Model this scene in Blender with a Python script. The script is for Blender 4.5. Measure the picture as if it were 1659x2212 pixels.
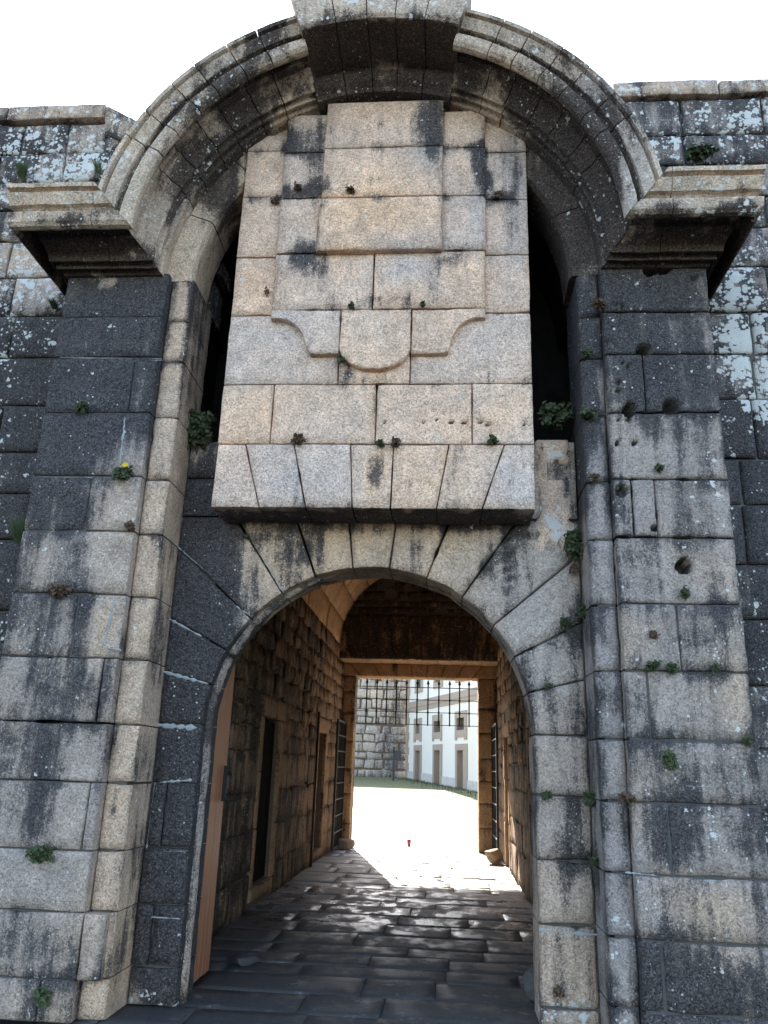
import bpy, math, random
import numpy as np
random.seed(7); RNG = np.random.RandomState(11)
SC = bpy.context.scene
for o in list(bpy.data.objects): bpy.data.objects.remove(o)

# ------------------------------------------------------------------ camera
D = 6.0; CH = 1.6; W0, H0 = 1659.0, 2212.0
_V = np.array([180., -5376.]); _P = np.array([129., 553.])
FPX = math.sqrt(-(_V @ _P))
_up = np.array([_V[0], _V[1], FPX]); _up /= np.linalg.norm(_up)
_fy = np.array([_P[0], _P[1], FPX]); _fy /= np.linalg.norm(_fy)
_rx = np.cross(_fy, _up)
if _rx[0] < 0: _rx = -_rx
RM = np.array([_rx, _fy, _up])            # camera (x right, y down, z forward) -> world
from mathutils import Matrix, Vector
cd = bpy.data.cameras.new("camera"); cam = bpy.data.objects.new("camera", cd)
SC.collection.objects.link(cam); SC.camera = cam
cx_, cy_, cz_ = RM @ np.array([1., 0, 0]), RM @ np.array([0, -1., 0]), RM @ np.array([0, 0, -1.])
cam.matrix_world = Matrix(((cx_[0], cy_[0], cz_[0], 0), (cx_[1], cy_[1], cz_[1], -D), (cx_[2], cy_[2], cz_[2], CH), (0, 0, 0, 1)))
cd.sensor_fit = 'VERTICAL'; cd.sensor_height = 36.0; cd.sensor_width = 27.0
cd.lens = FPX / H0 * 36.0; cd.clip_start = 0.05; cd.clip_end = 2000

# ------------------------------------------------------------------ light
SUN_EL = math.radians(31.0); SUN_AZ = math.atan2(-0.2207, 1.0)     # towards the sun: azimuth from +Y
world = bpy.data.worlds.new("World"); SC.world = world; world.use_nodes = True
wn = world.node_tree.nodes; wl = world.node_tree.links
sky = wn.new("ShaderNodeTexSky"); sky.sky_type = 'NISHITA'; sky.sun_disc = False
sky.sun_elevation = SUN_EL; sky.sun_rotation = SUN_AZ
sky.air_density = 0.8; sky.dust_density = 0.8; sky.ozone_density = 0.0; sky.altitude = 20
wn["Background"].inputs[1].default_value = 0.15
wl.new(sky.outputs[0], wn["Background"].inputs[0])
sl = bpy.data.lights.new("sun", 'SUN'); sl.energy = 4.8; sl.angle = math.radians(0.53); sl.color = (1.0, 0.93, 0.82)
so = bpy.data.objects.new("sun", sl); SC.collection.objects.link(so); so.location = (-6, 30, 25)
sd = Vector((math.sin(SUN_AZ) * math.cos(SUN_EL), math.cos(SUN_AZ) * math.cos(SUN_EL), math.sin(SUN_EL)))
so.rotation_euler = sd.to_track_quat('Z', 'Y').to_euler()
SC.view_settings.view_transform = 'Standard'; SC.view_settings.look = 'None'
SC.view_settings.exposure = 2.35; SC.view_settings.gamma = 1.0
SC.view_settings.use_curve_mapping = False
SC.render.engine = 'CYCLES'
SC.cycles.max_bounces = 7; SC.cycles.diffuse_bounces = 5; SC.cycles.glossy_bounces = 2; SC.cycles.transmission_bounces = 1; SC.cycles.caustics_reflective = False

# ------------------------------------------------------------------ helpers
def ray(px, py): return RM @ np.array([px - W0 / 2, py - H0 / 2, FPX])
def at(px, py, Y):
    """point of the plane y=Y seen at photo coordinate (1659 wide) -> (x, z)"""
    r = ray(px, py); t = (Y + D) / r[1]; return r[0] * t, CH + r[2] * t
def atX(px, py, X):
    r = ray(px, py); t = X / r[0]; return r[1] * t - D, CH + r[2] * t
def hsh(ix, iy, iz, s):
    h = (ix * 374761393 + iy * 668265263 + iz * 1274126177 + s * 974711) & 0xffffffff
    h = ((h ^ (h >> 13)) * 1274126177) & 0xffffffff
    h = h ^ (h >> 16)
    return (h & 0xffff) / 65535.0
def noise(p, scale, seed=0):
    q = np.asarray(p, float) * scale; i = np.floor(q).astype(np.int64); f = q - i; f = f * f * (3 - 2 * f)
    r = 0
    for dx in (0, 1):
        wx = f[:, 0] if dx else 1 - f[:, 0]
        for dy in (0, 1):
            wy = f[:, 1] if dy else 1 - f[:, 1]
            for dz in (0, 1):
                wz = f[:, 2] if dz else 1 - f[:, 2]
                r = r + wx * wy * wz * hsh(i[:, 0] + dx, i[:, 1] + dy, i[:, 2] + dz, seed)
    return r
def fbm(p, s, seed=0): return noise(p, s, seed) * .55 + noise(p, s * 2.1, seed + 1) * .3 + noise(p, s * 4.3, seed + 2) * .15

WL = {}   # world origin of every object that can be a parent
def origin(o): return WL.get(o.name, np.zeros(3))
def link(o, parent, org):
    SC.collection.objects.link(o); WL[o.name] = np.array(org, float)
    if parent is not None:
        o.parent = parent; o.location = Vector(np.array(org) - origin(parent))
    else: o.location = Vector(org)
    return o
def thing(name, label, cat, org, group=None):
    o = bpy.data.objects.new(name, None); o.empty_display_size = .2; link(o, None, org)
    o['label'] = label; o['category'] = cat
    if group: o['group'] = group
    return o
def tag(o, label=None, cat=None, group=None, kind=None):
    if label: o['label'] = label
    if cat: o['category'] = cat
    if group: o['group'] = group
    if kind: o['kind'] = kind
    return o
def mesh_obj(name, V, F, mat, parent=None, wear=None, smooth=None, org=None):
    V = np.asarray(V, float)
    if org is None:
        org = (V.min(0) + V.max(0)) / 2
        if parent is None: org = np.array([org[0], org[1], V[:, 2].min()])
    me = bpy.data.meshes.new(name); me.from_pydata((V - org).tolist(), [], F)
    if mat: me.materials.append(mat)
    if wear is not None:
        a = me.color_attributes.new("wear", 'FLOAT_COLOR', 'POINT')
        c = np.ones((len(V), 4), np.float32); c[:, :3] = wear; a.data.foreach_set("color", c.ravel())
    if smooth is not None:
        if smooth is True: me.shade_smooth()
        else:
            arr = np.zeros(len(me.polygons), bool); arr[:smooth] = True; me.polygons.foreach_set("use_smooth", arr)
    me.update()
    o = bpy.data.objects.new(name, me); return link(o, parent, org)

# stain tables: gaussian spots of weathering, a few of painted shade and light, given where they lie on the walls
class Stain:
    def __init__(s, base=(0.3, .5, .0), spots=(), Y=0., vary=.1, keep=0):
        s.base = base; s.vary = vary; s.S = []
        for px, py, rx, ry, a, *o in spots:
            c = at(px, py, Y); e = at(px + rx, py, Y); g = at(px, py + ry, Y)
            s.S.append((c[0], c[1], abs(e[0] - c[0]) + 1e-3, abs(g[1] - c[1]) + 1e-3, a * 1.3, o[0] if o else 0, o[1] if len(o) > 1 else 0))
    def __call__(s, P):
        n = len(P); st = np.full(n, s.base[0]); w = np.full(n, s.base[1]); l = np.full(n, s.base[2])
        jx = (fbm(P, 3.0, 5) - .5) * .22; jz = (fbm(P, 1.6, 9) - .5) * .3
        for x, z, rx, rz, a, b, c in s.S:
            g = np.exp(-(((P[:, 0] + jx - x) / rx) ** 2 + ((P[:, 2] + jz - z) / rz) ** 2))
            st += a * g; w += b * g; l += c * g * .8
        d = (RNG.rand(2) - .5) * 2 * s.vary; d[0] *= .08 / max(.08, s.vary) if s.vary > .18 else 1
        return np.stack([np.clip(st + d[0], 0, 1.2), np.clip(w + d[1], 0, 1.2), np.clip(l, 0, .72)], 1)

HOLES = []    # (x,y,z,r,depth)
def lines(L, cell, b):
    L = max(L, 1e-3); b = min(b, L * .2); n = max(1, int(round((L - 2 * b) / cell)))
    return np.concatenate([[0], b / L + (1 - 2 * b / L) * np.linspace(0, 1, n + 1), [1]])
def block(name, parent, P, N, L, H, depth, mat, wear, bevel=.010, gap=.0035, cell=.08, rough=.006, wob=1.0, bl=None, holes=False, proud=.006):
    """a dressed stone: P(u,v) -> points of its front face, N(u,v) -> outward normals; border verts set back (worn arris), sides run back by depth"""
    if holes: cell = .02
    us = lines(L, cell, bevel); vs = lines(H, cell, bevel if bl is None else bl)
    gu = gap / max(L, .01); gv = gap / max(H, .01)
    U, Vv = np.meshgrid(gu + us * (1 - 2 * gu), gv + vs * (1 - 2 * gv), indexing='ij')
    nu, nv = U.shape; u = U.ravel(); v = Vv.ravel()
    pts = P(u, v); nn = N(u, v)
    iu, iv = np.meshgrid(range(nu), range(nv), indexing='ij'); iu = iu.ravel(); iv = iv.ravel()
    edge = (iu == 0) | (iu == nu - 1) | (iv == 0) | (iv == nv - 1)
    corner = ((iu == 0) | (iu == nu - 1)) & ((iv == 0) | (iv == nv - 1))
    sd_ = RNG.randint(1000)
    d = (fbm(pts, 4.0, 21) - .5) * rough * 2.2 + (noise(pts, 17, 3) - .5) * rough * 1.3 + (RNG.rand() - .5) * proud * 2
    d -= edge * (bevel * (.45 + 1.1 * noise(pts, 9, 4)) + .012 * np.clip(noise(pts, 6, 14) - .62, 0, 1) * 4); d -= corner * bevel * .8
    if holes:
        for hx, hy, hz, hr, hd in HOLES:
            q = np.hypot(pts[:, 0] - hx, pts[:, 2] - hz) / hr
            q = q * (.8 + .4 * noise(pts, 14, 31))
            d -= hd * 1.7 * np.clip(1.15 - q, 0, .3) / .3
    # in-plane wobble of the outline
    cen = pts.mean(0); rad = pts - cen
    k = ((noise(pts, 6.5, 8) - .5) * .012 * wob + .016 * np.clip(noise(pts, 11, 15) - .7, 0, 1) * 3) * edge; rl = np.linalg.norm(rad, axis=1) + 1e-6
    pts2 = pts + nn * d[:, None] - rad / rl[:, None] * np.abs(k)[:, None]
    loop = [i * nv for i in range(nu)] + [(nu - 1) * nv + j for j in range(1, nv)] + [i * nv + nv - 1 for i in range(nu - 2, -1, -1)] + [j for j in range(nv - 2, 0, -1)]
    back = pts2[loop] - nn[loop] * depth; mid = pts2[loop] - nn[loop] * min(depth * .5, .15)
    Fc = [(i * nv + j, (i + 1) * nv + j, (i + 1) * nv + j + 1, i * nv + j + 1) for i in range(nu - 1) for j in range(nv - 1)]
    a, b, c = pts2[0], pts2[nv], pts2[1]
    flip = np.dot(np.cross(b - a, c - a), nn[0]) < 0
    if flip: Fc = [f[::-1] for f in Fc]
    nf = len(Fc); B = nu * nv; M = len(loop)
    for base0, base1 in ((None, B), (B, B + M)):
        for k_ in range(M):
            k2 = (k_ + 1) % M
            p, q = (loop[k_], loop[k2]) if base0 is None else (base0 + k_, base0 + k2)
            f = (q, p, base1 + k_, base1 + k2)
            Fc.append(f if not flip else f[::-1])
    V = np.concatenate([pts2, mid, back])
    wr = wear(V)
    e_ = np.minimum(np.minimum(u * L, (1 - u) * L), np.minimum(v * H, (1 - v) * H)); e_ = np.concatenate([e_, np.zeros(2 * M)])
    tp = np.concatenate([(1 - v) * H, np.ones(2 * M)])
    wr[:, 0] += .34 * np.exp(-(e_ / .03) ** 2) * np.clip((noise(V, 3.1, 91) - .35) * 2.4, 0, 1) + .30 * np.exp(-tp / .10) * np.clip((noise(V * [1, 1, .2], 5.5, 92) - .5) * 3, 0, 1)
    if holes:
        for hx, hy, hz, hr, hd in HOLES:
            q = np.hypot(V[:, 0] - hx, V[:, 2] - hz) / hr
            wr[:, 0] = np.where(q < 1.05, 1.0, wr[:, 0])  # hole interiors painted full black in place of their own shade
    return mesh_obj(name, V, Fc, mat, parent, wr, nf)

def lerp(a, b, t): return a + (b - a) * t
def quadY(corners, Y):
    """corners (x,z): bl, br, tr, tl on plane y=Y facing -Y"""
    bl_, br_, tr_, tl_ = [np.array(c, float) for c in corners]
    def P(u, v):
        u = u[:, None]; v = v[:, None]
        q = lerp(lerp(bl_, br_, u), lerp(tl_, tr_, u), v)
        return np.stack([q[:, 0], np.full(len(q), Y), q[:, 1]], 1)
    def N(u, v): return np.tile([0., -1., 0.], (len(u), 1))
    return P, N, np.linalg.norm((br_ + tr_ - bl_ - tl_) / 2), np.linalg.norm((tl_ + tr_ - bl_ - br_) / 2)
def stoneY(name, parent, corners, Y, depth, mat, wear, **k):
    P, N, L, H = quadY(corners, Y); return block(name, parent, P, N, L, H, depth, mat, wear, **k)
def rectY(name, parent, x0, x1, z0, z1, Y, depth, mat, wear, **k):
    return stoneY(name, parent, [(x0, z0), (x1, z0), (x1, z1), (x0, z1)], Y, depth, mat, wear, **k)
def pxY(name, parent, pts, Y, depth, mat, wear, **k):
    return stoneY(name, parent, [at(p[0], p[1], Y) for p in pts], Y, depth, mat, wear, **k)
def planeblock(name, parent, o, eu, ev, n, depth, mat, wear, **k):
    o = np.array(o, float); eu = np.array(eu, float); ev = np.array(ev, float); n = np.array(n, float)
    def P(u, v): return o + u[:, None] * eu + v[:, None] * ev
    def N(u, v): return np.tile(n, (len(u), 1))
    return block(name, parent, P, N, np.linalg.norm(eu), np.linalg.norm(ev), depth, mat, wear, **k)

def box(name, parent, x0, x1, y0, y1, z0, z1, mat, wear=None):
    V = [(x, y, z) for x in (x0, x1) for y in (y0, y1) for z in (z0, z1)]
    F = [(0, 1, 3, 2), (4, 6, 7, 5), (0, 4, 5, 1), (2, 3, 7, 6), (0, 2, 6, 4), (1, 5, 7, 3)]
    w = None if wear is None else np.tile(wear, (8, 1))
    return mesh_obj(name, V, F, mat, parent, w)
class MB:
    def __init__(s): s.V = []; s.F = []
    def box(s, x0, x1, y0, y1, z0, z1):
        b = len(s.V); s.V += [(x, y, z) for x in (x0, x1) for y in (y0, y1) for z in (z0, z1)]
        s.F += [tuple(b + i for i in f) for f in [(0, 1, 3, 2), (4, 6, 7, 5), (0, 4, 5, 1), (2, 3, 7, 6), (0, 2, 6, 4), (1, 5, 7, 3)]]
    def tube(s, pts, rad, n=8, cap=True):
        pts = [np.array(p, float) for p in pts]; b = len(s.V)
        rs = rad if hasattr(rad, '__len__') else [rad] * len(pts)
        for i, p in enumerate(pts):
            t = pts[min(i + 1, len(pts) - 1)] - pts[max(i - 1, 0)]; t /= np.linalg.norm(t) + 1e-9
            a = np.array([0, 0, 1.]) if abs(t[2]) < .9 else np.array([1., 0, 0])
            e1 = np.cross(t, a); e1 /= np.linalg.norm(e1); e2 = np.cross(t, e1)
            for k in range(n):
                an = 2 * math.pi * k / n; s.V.append(tuple(p + rs[i] * (math.cos(an) * e1 + math.sin(an) * e2)))
        for i in range(len(pts) - 1):
            for k in range(n):
                k2 = (k + 1) % n; s.F.append((b + i * n + k, b + i * n + k2, b + (i + 1) * n + k2, b + (i + 1) * n + k))
        if cap: s.F.append(tuple(b + k for k in range(n))[::-1]); s.F.append(tuple(b + (len(pts) - 1) * n + k for k in range(n)))
    def build(s, name, mat, parent=None, smooth=None, wear=None, org=None):
        w = None if wear is None else (wear(np.array(s.V)) if callable(wear) else np.tile(wear, (len(s.V), 1)))
        return mesh_obj(name, s.V, s.F, mat, parent, w, smooth, org)

# ------------------------------------------------------------------ materials
def mat_new(name):
    m = bpy.data.materials.new(name); m.use_nodes = True; nt = m.node_tree
    return m, nt, nt.nodes["Principled BSDF"]
class G:
    def __init__(s, nt):
        s.nt = nt; s.geo = nt.nodes.new("ShaderNodeNewGeometry"); s.P = s.geo.outputs['Position']
    def n(s, t, **k):
        o = s.nt.nodes.new(t)
        for a, b in k.items(): setattr(o, a, b)
        return o
    def set(s, sock, v):
        if isinstance(v, bpy.types.NodeSocket): s.nt.links.new(v, sock)
        else: sock.default_value = v
    def math(s, op, a, b=0., c=0., clamp=False):
        o = s.n("ShaderNodeMath", operation=op, use_clamp=clamp)
        for i, v in enumerate((a, b, c)): s.set(o.inputs[i], v)
        return o.outputs[0]
    def noise(s, scale, detail=2., rough=.5, vec=None, dist=0.):
        o = s.n("ShaderNodeTexNoise"); s.set(o.inputs['Vector'], vec or s.P)
        o.inputs['Scale'].default_value = scale; o.inputs['Detail'].default_value = detail
        o.inputs['Roughness'].default_value = rough; o.inputs['Distortion'].default_value = dist
        return o.outputs['Fac']
    def vor(s, scale, vec=None, feature='F1', out='Distance', rnd=1.):
        o = s.n("ShaderNodeTexVoronoi", feature=feature); s.set(o.inputs['Vector'], vec or s.P)
        o.inputs['Scale'].default_value = scale; o.inputs['Randomness'].default_value = rnd; return o.outputs[out]
    def stretch(s, x, y, z):
        o = s.n("ShaderNodeVectorMath", operation='MULTIPLY'); s.set(o.inputs[0], s.P); o.inputs[1].default_value = (x, y, z); return o.outputs[0]
    def mix(s, f, a, b, mode='MIX'):
        o = s.n("ShaderNodeMix", data_type='RGBA', blend_type=mode); s.set(o.inputs[0], f)
        for i, v in ((6, a), (7, b)):
            s.set(o.inputs[i], v if isinstance(v, bpy.types.NodeSocket) else (*v, 1.))
        return o.outputs[2]
    def step(s, v, lo, hi):
        o = s.n("ShaderNodeMapRange", interpolation_type='SMOOTHSTEP'); s.set(o.inputs['Value'], v)
        o.inputs['From Min'].default_value = lo; o.inputs['From Max'].default_value = hi; return o.outputs[0]
    def bump(s, h, dist, bsdf, strength=1.0):
        o = s.n("ShaderNodeBump"); o.inputs['Distance'].default_value = dist; o.inputs['Strength'].default_value = strength
        s.set(o.inputs['Height'], h); s.nt.links.new(o.outputs[0], bsdf.inputs['Normal'])

def granite(name, grey, warm, dark, grain=1.0, bumpd=.012, lichcol=(.74, .72, .65), grainscale=88.):
    m, nt, b = mat_new(name); g = G(nt)
    at_ = g.n("ShaderNodeAttribute", attribute_name="wear"); sep = g.n("ShaderNodeSeparateColor"); nt.links.new(at_.outputs['Color'], sep.inputs[0])
    R, Wm, L = sep.outputs
    gr = g.noise(grainscale, 2., .75); gr2 = g.noise(grainscale * .42, 2., .6); cell = g.vor(grainscale * 1.1, out='Color')
    csep = g.n("ShaderNodeSeparateColor"); nt.links.new(cell, csep.inputs[0]); cr = csep.outputs[0]
    big = g.noise(1.3, 4., .6); mid = g.noise(7., 2., .65)
    streak = g.noise(1.0, 4., .65, vec=g.stretch(7.5, 7.5, .9), dist=.3); patch = g.noise(2.6, 4., .7)
    # granite ground colour
    wf = g.math('ADD', Wm, g.math('MULTIPLY', g.math('SUBTRACT', big, .5), 1.1), clamp=True)
    col = g.mix(wf, grey, warm)
    fl = g.math('ADD', g.math('MULTIPLY', gr, .9), g.math('MULTIPLY', cr, .34))
    fl = g.math('ADD', fl, g.math('MULTIPLY', gr2, .35))            # centre about .8
    k = g.math('MULTIPLY_ADD', g.math('SUBTRACT', fl, .79), 1.7 * grain, 1.0)
    k = g.math('MAXIMUM', k, .22)
    k = g.math('MULTIPLY', k, g.math('MULTIPLY_ADD', mid, .8, .60)); k = g.math('MULTIPLY', k, g.math('MULTIPLY_ADD', patch, .7, .65))
    # black crust; also draws the shade painted into undersides and holes
    s_ = g.math('MULTIPLY_ADD', g.math('SUBTRACT', streak, .5), 1.55, R)
    s_ = g.math('MULTIPLY_ADD', g.math('SUBTRACT', patch, .5), 1.25, s_); s_ = g.math('MULTIPLY_ADD', g.math('SUBTRACT', mid, .5), .55, s_)
    s_ = g.math('MULTIPLY_ADD', g.math('SUBTRACT', gr, .5), 1.35, s_)
    s_ = g.math('MULTIPLY_ADD', g.math('SUBTRACT', gr2, .5), .45, s_)
    sf = g.math('MULTIPLY', g.step(s_, .36, .80), g.math('SUBTRACT', .97, g.math('MULTIPLY', g.step(gr, .56, .72), .22)))
    vm = g.n("ShaderNodeVectorMath", operation='SCALE'); nt.links.new(col, vm.inputs[0]); nt.links.new(k, vm.inputs['Scale'])
    kd = g.math('MULTIPLY_ADD', g.math('SUBTRACT', fl, .79), 3.2, 1.0); kd = g.math('MAXIMUM', kd, .25)
    dcol = g.mix(g.noise(3.3, 3.), dark, tuple(c * 1.9 for c in dark))
    vd = g.n("ShaderNodeVectorMath", operation='SCALE'); nt.links.new(dcol, vd.inputs[0]); nt.links.new(kd, vd.inputs['Scale'])
    c1 = g.mix(sf, vm.outputs[0], vd.outputs[0])
    # pale lichen: small rosettes that thicken with L
    v1 = g.math('MULTIPLY_ADD', g.math('SUBTRACT', gr2, .5), .9, g.vor(11., vec=None)); v2 = g.vor(27.)
    ln = g.noise(4.5, 3., .7)
    lt = g.math('MULTIPLY_ADD', L, 1.1, g.math('MULTIPLY', g.math('SUBTRACT', ln, .5), 1.5))
    a1 = g.step(g.math('SUBTRACT', lt, g.math('MULTIPLY', v1, 1.25)), .03, .16)
    a2 = g.step(g.math('SUBTRACT', g.math('MULTIPLY_ADD', L, .8, g.math('MULTIPLY', g.math('SUBTRACT', g.noise(9., 3.), .5), 1.2)), v2), .0, .15)
    # a few specks everywhere
    v3 = g.vor(19.); a3 = g.math('MULTIPLY', g.step(v3, .17, .10), g.step(g.noise(2.2, 3.), .50, .64))
    lf = g.math('MAXIMUM', g.math('MAXIMUM', a1, a2), a3)
    lk = g.mix(g.noise(34., 3., .7), tuple(c * .72 for c in lichcol), lichcol)
    c2 = g.mix(g.math('MULTIPLY', lf, .88), c1, lk)
    nt.links.new(c2, b.inputs['Base Color']); b.inputs['Roughness'].default_value = .93
    b.inputs['Specular IOR Level'].default_value = .25
    h = g.math('ADD', g.math('MULTIPLY', gr, .55), g.math('MULTIPLY', g.noise(22., 3., .7), .9)); h = g.math('ADD', h, g.math('MULTIPLY', lf, .25))
    g.bump(h, bumpd, b, .9)
    return m
M = {}
M['granite'] = granite('granite', (.41, .335, .275), (.58, .385, .235), (.028, .025, .0245))
M['panel'] = granite('panel_granite', (.54, .43, .355), (.71, .45, .275), (.036, .032, .031))
M['archst'] = granite('weathered_arch_granite', (.44, .36, .29), (.60, .42, .26), (.034, .025, .020))
M['right'] = granite('grey_granite', (.32, .27, .235), (.47, .34, .235), (.032, .0295, .0295))
M['vaultst'] = granite('vault_granite', (.34, .25, .16), (.56, .34, .18), (.04, .03, .02), grain=.5, bumpd=.015, grainscale=45.)
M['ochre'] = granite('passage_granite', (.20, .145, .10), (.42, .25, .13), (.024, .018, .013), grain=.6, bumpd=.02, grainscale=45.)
M['court'] = granite('courtyard_granite', (.46, .40, .34), (.64, .50, .36), (.12, .10, .085), grain=.5, bumpd=.02, grainscale=16.)
def flat(name, col, rough=.8, nz=.25, scale=20., metal=0., bumpd=0., spec=.4):
    m, nt, b = mat_new(name); g = G(nt)
    n_ = g.noise(scale, 4., .65); c = g.mix(n_, tuple(x * (1 - nz) for x in col), tuple(min(1, x * (1 + nz)) for x in col))
    nt.links.new(c, b.inputs['Base Color']); b.inputs['Roughness'].default_value = rough; b.inputs['Metallic'].default_value = metal
    b.inputs['Specular IOR Level'].default_value = spec
    if bumpd: g.bump(n_, bumpd, b)
    return m
M['pmortar'] = flat('passage_mortar', (.15, .10, .065), .95, .5, 12., bumpd=.02)
M['mortar'] = flat('mortar', (.095, .088, .08), .95, .6, 30., bumpd=.01)
M['limemortar'] = flat('pale_lime_mortar', (.33, .34, .33), .95, .35, 40., bumpd=.01)
M['void'] = flat('damp_recess_masonry', (.016, .014, .012), 1., .7, 6., bumpd=.03, spec=.03)  # near-black: the darkness of deep recesses is put into the colour
M['iron'] = flat('dark_wrought_iron', (.022, .019, .018), .65, .4, 60., metal=.3)
M['rust'] = flat('rust_streak', (.12, .045, .02), .9, .5, 40.)
M['plaster'] = flat('cream_limewash', (.87, .78, .66), .9, .05, 1.5, bumpd=.004)
M['frame'] = flat('pale_dressed_stone', (.42, .32, .24), .9, .3, 14., bumpd=.01)
M['plinth'] = flat('pale_plinth_stone', (.62, .55, .47), .9, .25, 6.)
M['door_grey'] = flat('weathered_door_board', (.32, .25, .20), .8, .35, 9.)  # paled so that distance haze sits in the door colour
M['glass'] = flat('dark_window_glass', (.20, .18, .165), .4, .2, 5., spec=.6)  # glass lightened: haze over the far windows is mixed into it
M['red'] = flat('red_plastic', (.5, .10, .11), .5, .1)
M['sign'] = flat('dark_sign_metal', (.06, .055, .055), .6, .2)
M['rock'] = flat('tan_rock', (.40, .30, .21), .9, .35, 9., bumpd=.02)
M['render_patch'] = flat('pale_render_patch', (.40, .37, .33), .95, .3, 8., bumpd=.01)
def wood():
    m, nt, b = mat_new('varnished_orange_wood'); g = G(nt)
    n1 = g.noise(1., 5., .6, vec=g.stretch(30, 30, 1.6), dist=.4)
    c = g.mix(n1, (.24, .090, .040), (.46, .20, .10)); nt.links.new(c, b.inputs['Base Color']); b.inputs['Roughness'].default_value = .5
    g.bump(n1, .002, b); return m
M['wood'] = wood(); M['doorback'] = flat('dark_door_frame', (.09, .045, .025), .8, .3)
def flagmat():
    m, nt, b = mat_new('worn_damp_flagstone'); g = G(nt)
    damp = g.noise(1.1, 5., .62, dist=.8); pud = g.noise(2.4, 4., .65, vec=g.stretch(1.3, .8, 1)); gr = g.noise(60., 3., .7)
    sepx = g.n("ShaderNodeSeparateXYZ"); nt.links.new(g.P, sepx.inputs[0])
    near = g.math('SUBTRACT', 1., g.step(sepx.outputs[1], 2.2, 7.0))                     # the outer half of the floor stays wet
    wet = g.math('ADD', g.math('MULTIPLY', near, 1.2), g.math('MULTIPLY', g.math('SUBTRACT', damp, .5), g.math('MULTIPLY_ADD', near, 1.3, .5)), clamp=True)
    dry = g.mix(gr, (.27, .255, .24), (.40, .375, .35)); wc = g.mix(gr, (.034, .031, .028), (.082, .076, .07))
    c = g.mix(wet, dry, wc)
    salt = g.math('MULTIPLY', g.step(g.noise(4., 5., .75), .56, .68), .45)
    c = g.mix(salt, c, (.30, .30, .31))
    nt.links.new(c, b.inputs['Base Color'])
    zone = g.math('MULTIPLY', g.step(sepx.outputs[1], 1.6, 4.), g.math('SUBTRACT', 1., g.step(sepx.outputs[1], 5.5, 7.))); r = g.math('SUBTRACT', .72, g.math('MULTIPLY', g.step(pud, .44, .58), g.math('MULTIPLY_ADD', zone, .38, .16))); nt.links.new(r, b.inputs['Roughness'])
    b.inputs['Specular IOR Level'].default_value = .42
    h = g.math('ADD', g.noise(14., 5., .7), g.math('MULTIPLY', gr, .25)); g.bump(h, .010, b, .8)
    return m
M['flag'] = flagmat()
def groundmat():
    m, nt, b = mat_new('sand_and_thin_grass'); g = G(nt)
    n1 = g.noise(.45, 5., .65); n2 = g.noise(9., 4., .7)
    sand = g.mix(n2, (.27, .225, .17), (.37, .32, .25)); gra = g.mix(n2, (.15, .15, .06), (.23, .215, .095))
    sepx = g.n("ShaderNodeSeparateXYZ"); nt.links.new(g.P, sepx.inputs[0])
    far = g.math('MULTIPLY', g.step(sepx.outputs[1], 15., 26.), .42)
    f = g.step(g.math('ADD', n1, far), .52, .86); outc = g.mix(n2, (.045, .045, .042), (.10, .095, .085))
    nt.links.new(g.mix(g.step(sepx.outputs[1], 1., .5) if False else g.math('LESS_THAN', sepx.outputs[1], 2.), g.mix(f, sand, gra), outc), b.inputs['Base Color']); b.inputs['Roughness'].default_value = .95
    g.bump(n2, .02, b); return m
M['ground'] = groundmat()
def leafmat(name, a, c_):
    m, nt, b = mat_new(name); g = G(nt)
    c = g.mix(g.noise(28., 2.), a, c_); nt.links.new(c, b.inputs['Base Color']); b.inputs['Roughness'].default_value = .7
    b.inputs['Specular IOR Level'].default_value = .2; return m
M['leaf'] = leafmat('leaf_green', (.036, .048, .022), (.085, .10, .045))
M['leafb'] = leafmat('leaf_bright_green', (.040, .060, .026), (.095, .12, .05))
M['leafd'] = leafmat('leaf_dry_brown', (.07, .045, .03), (.16, .10, .06))
M['yellow'] = flat('yellow_petal', (.75, .55, .03), .7, .1)

# ------------------------------------------------------------------ ground
def gz(y): return 0.0 if y < 12 else (y - 12) * .0312
xs = [-400, -60, -20, -8, -2.2, 1.12, 8, 20, 60, 400]; ys = [-400, -60, -10, -1.4, 11.9, 20, 30, 40, 60, 120, 400]
V = [(x, y, gz(y) - .06 if y < 12.5 else gz(y) - .03) for y in ys for x in xs]; nx = len(xs)
F = [(j * nx + i, j * nx + i + 1, (j + 1) * nx + i + 1, (j + 1) * nx + i) for j in range(len(ys) - 1) for i in range(nx - 1)]
tag(mesh_obj('ground', V, F, M['ground'], None), kind='structure')

# passage floor of big flagstones
XL, XR = -2.17, 1.10
fb = tag(box('passage_floor', None, XL - .35, XR + .35, -1.5, 12.4, -.05, -.010, M['mortar']), kind='structure')
wflag = lambda P: np.tile([.5, .5, 0.], (len(P), 1))
y = -1.5; 
while y < 12.3:
    dep = random.uniform(.38, .66); x = XL - .1 - random.uniform(0, .5)
    skew = 0
    while x < XR + .1:
        L = random.uniform(.5, 1.3); x1 = min(x + L, XR + .15)
        if XR + .15 - x1 < .3: x1 = XR + .15
        s1, s2 = random.uniform(-.045, .045), random.uniform(-.02, .02); hz = random.uniform(-.002, .001)
        planeblock('flagstone', fb, (max(x, XL - .15), y, hz), (x1 - max(x, XL - .15), s1, s2 * .2), (0, dep, random.uniform(-.004, .004)), (0, 0, 1), .05, M['flag'], wflag,
                   bevel=.006, gap=.003, cell=.11, rough=.0009, wob=1.6, proud=.0005)
        x = x1
    y += dep

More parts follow.
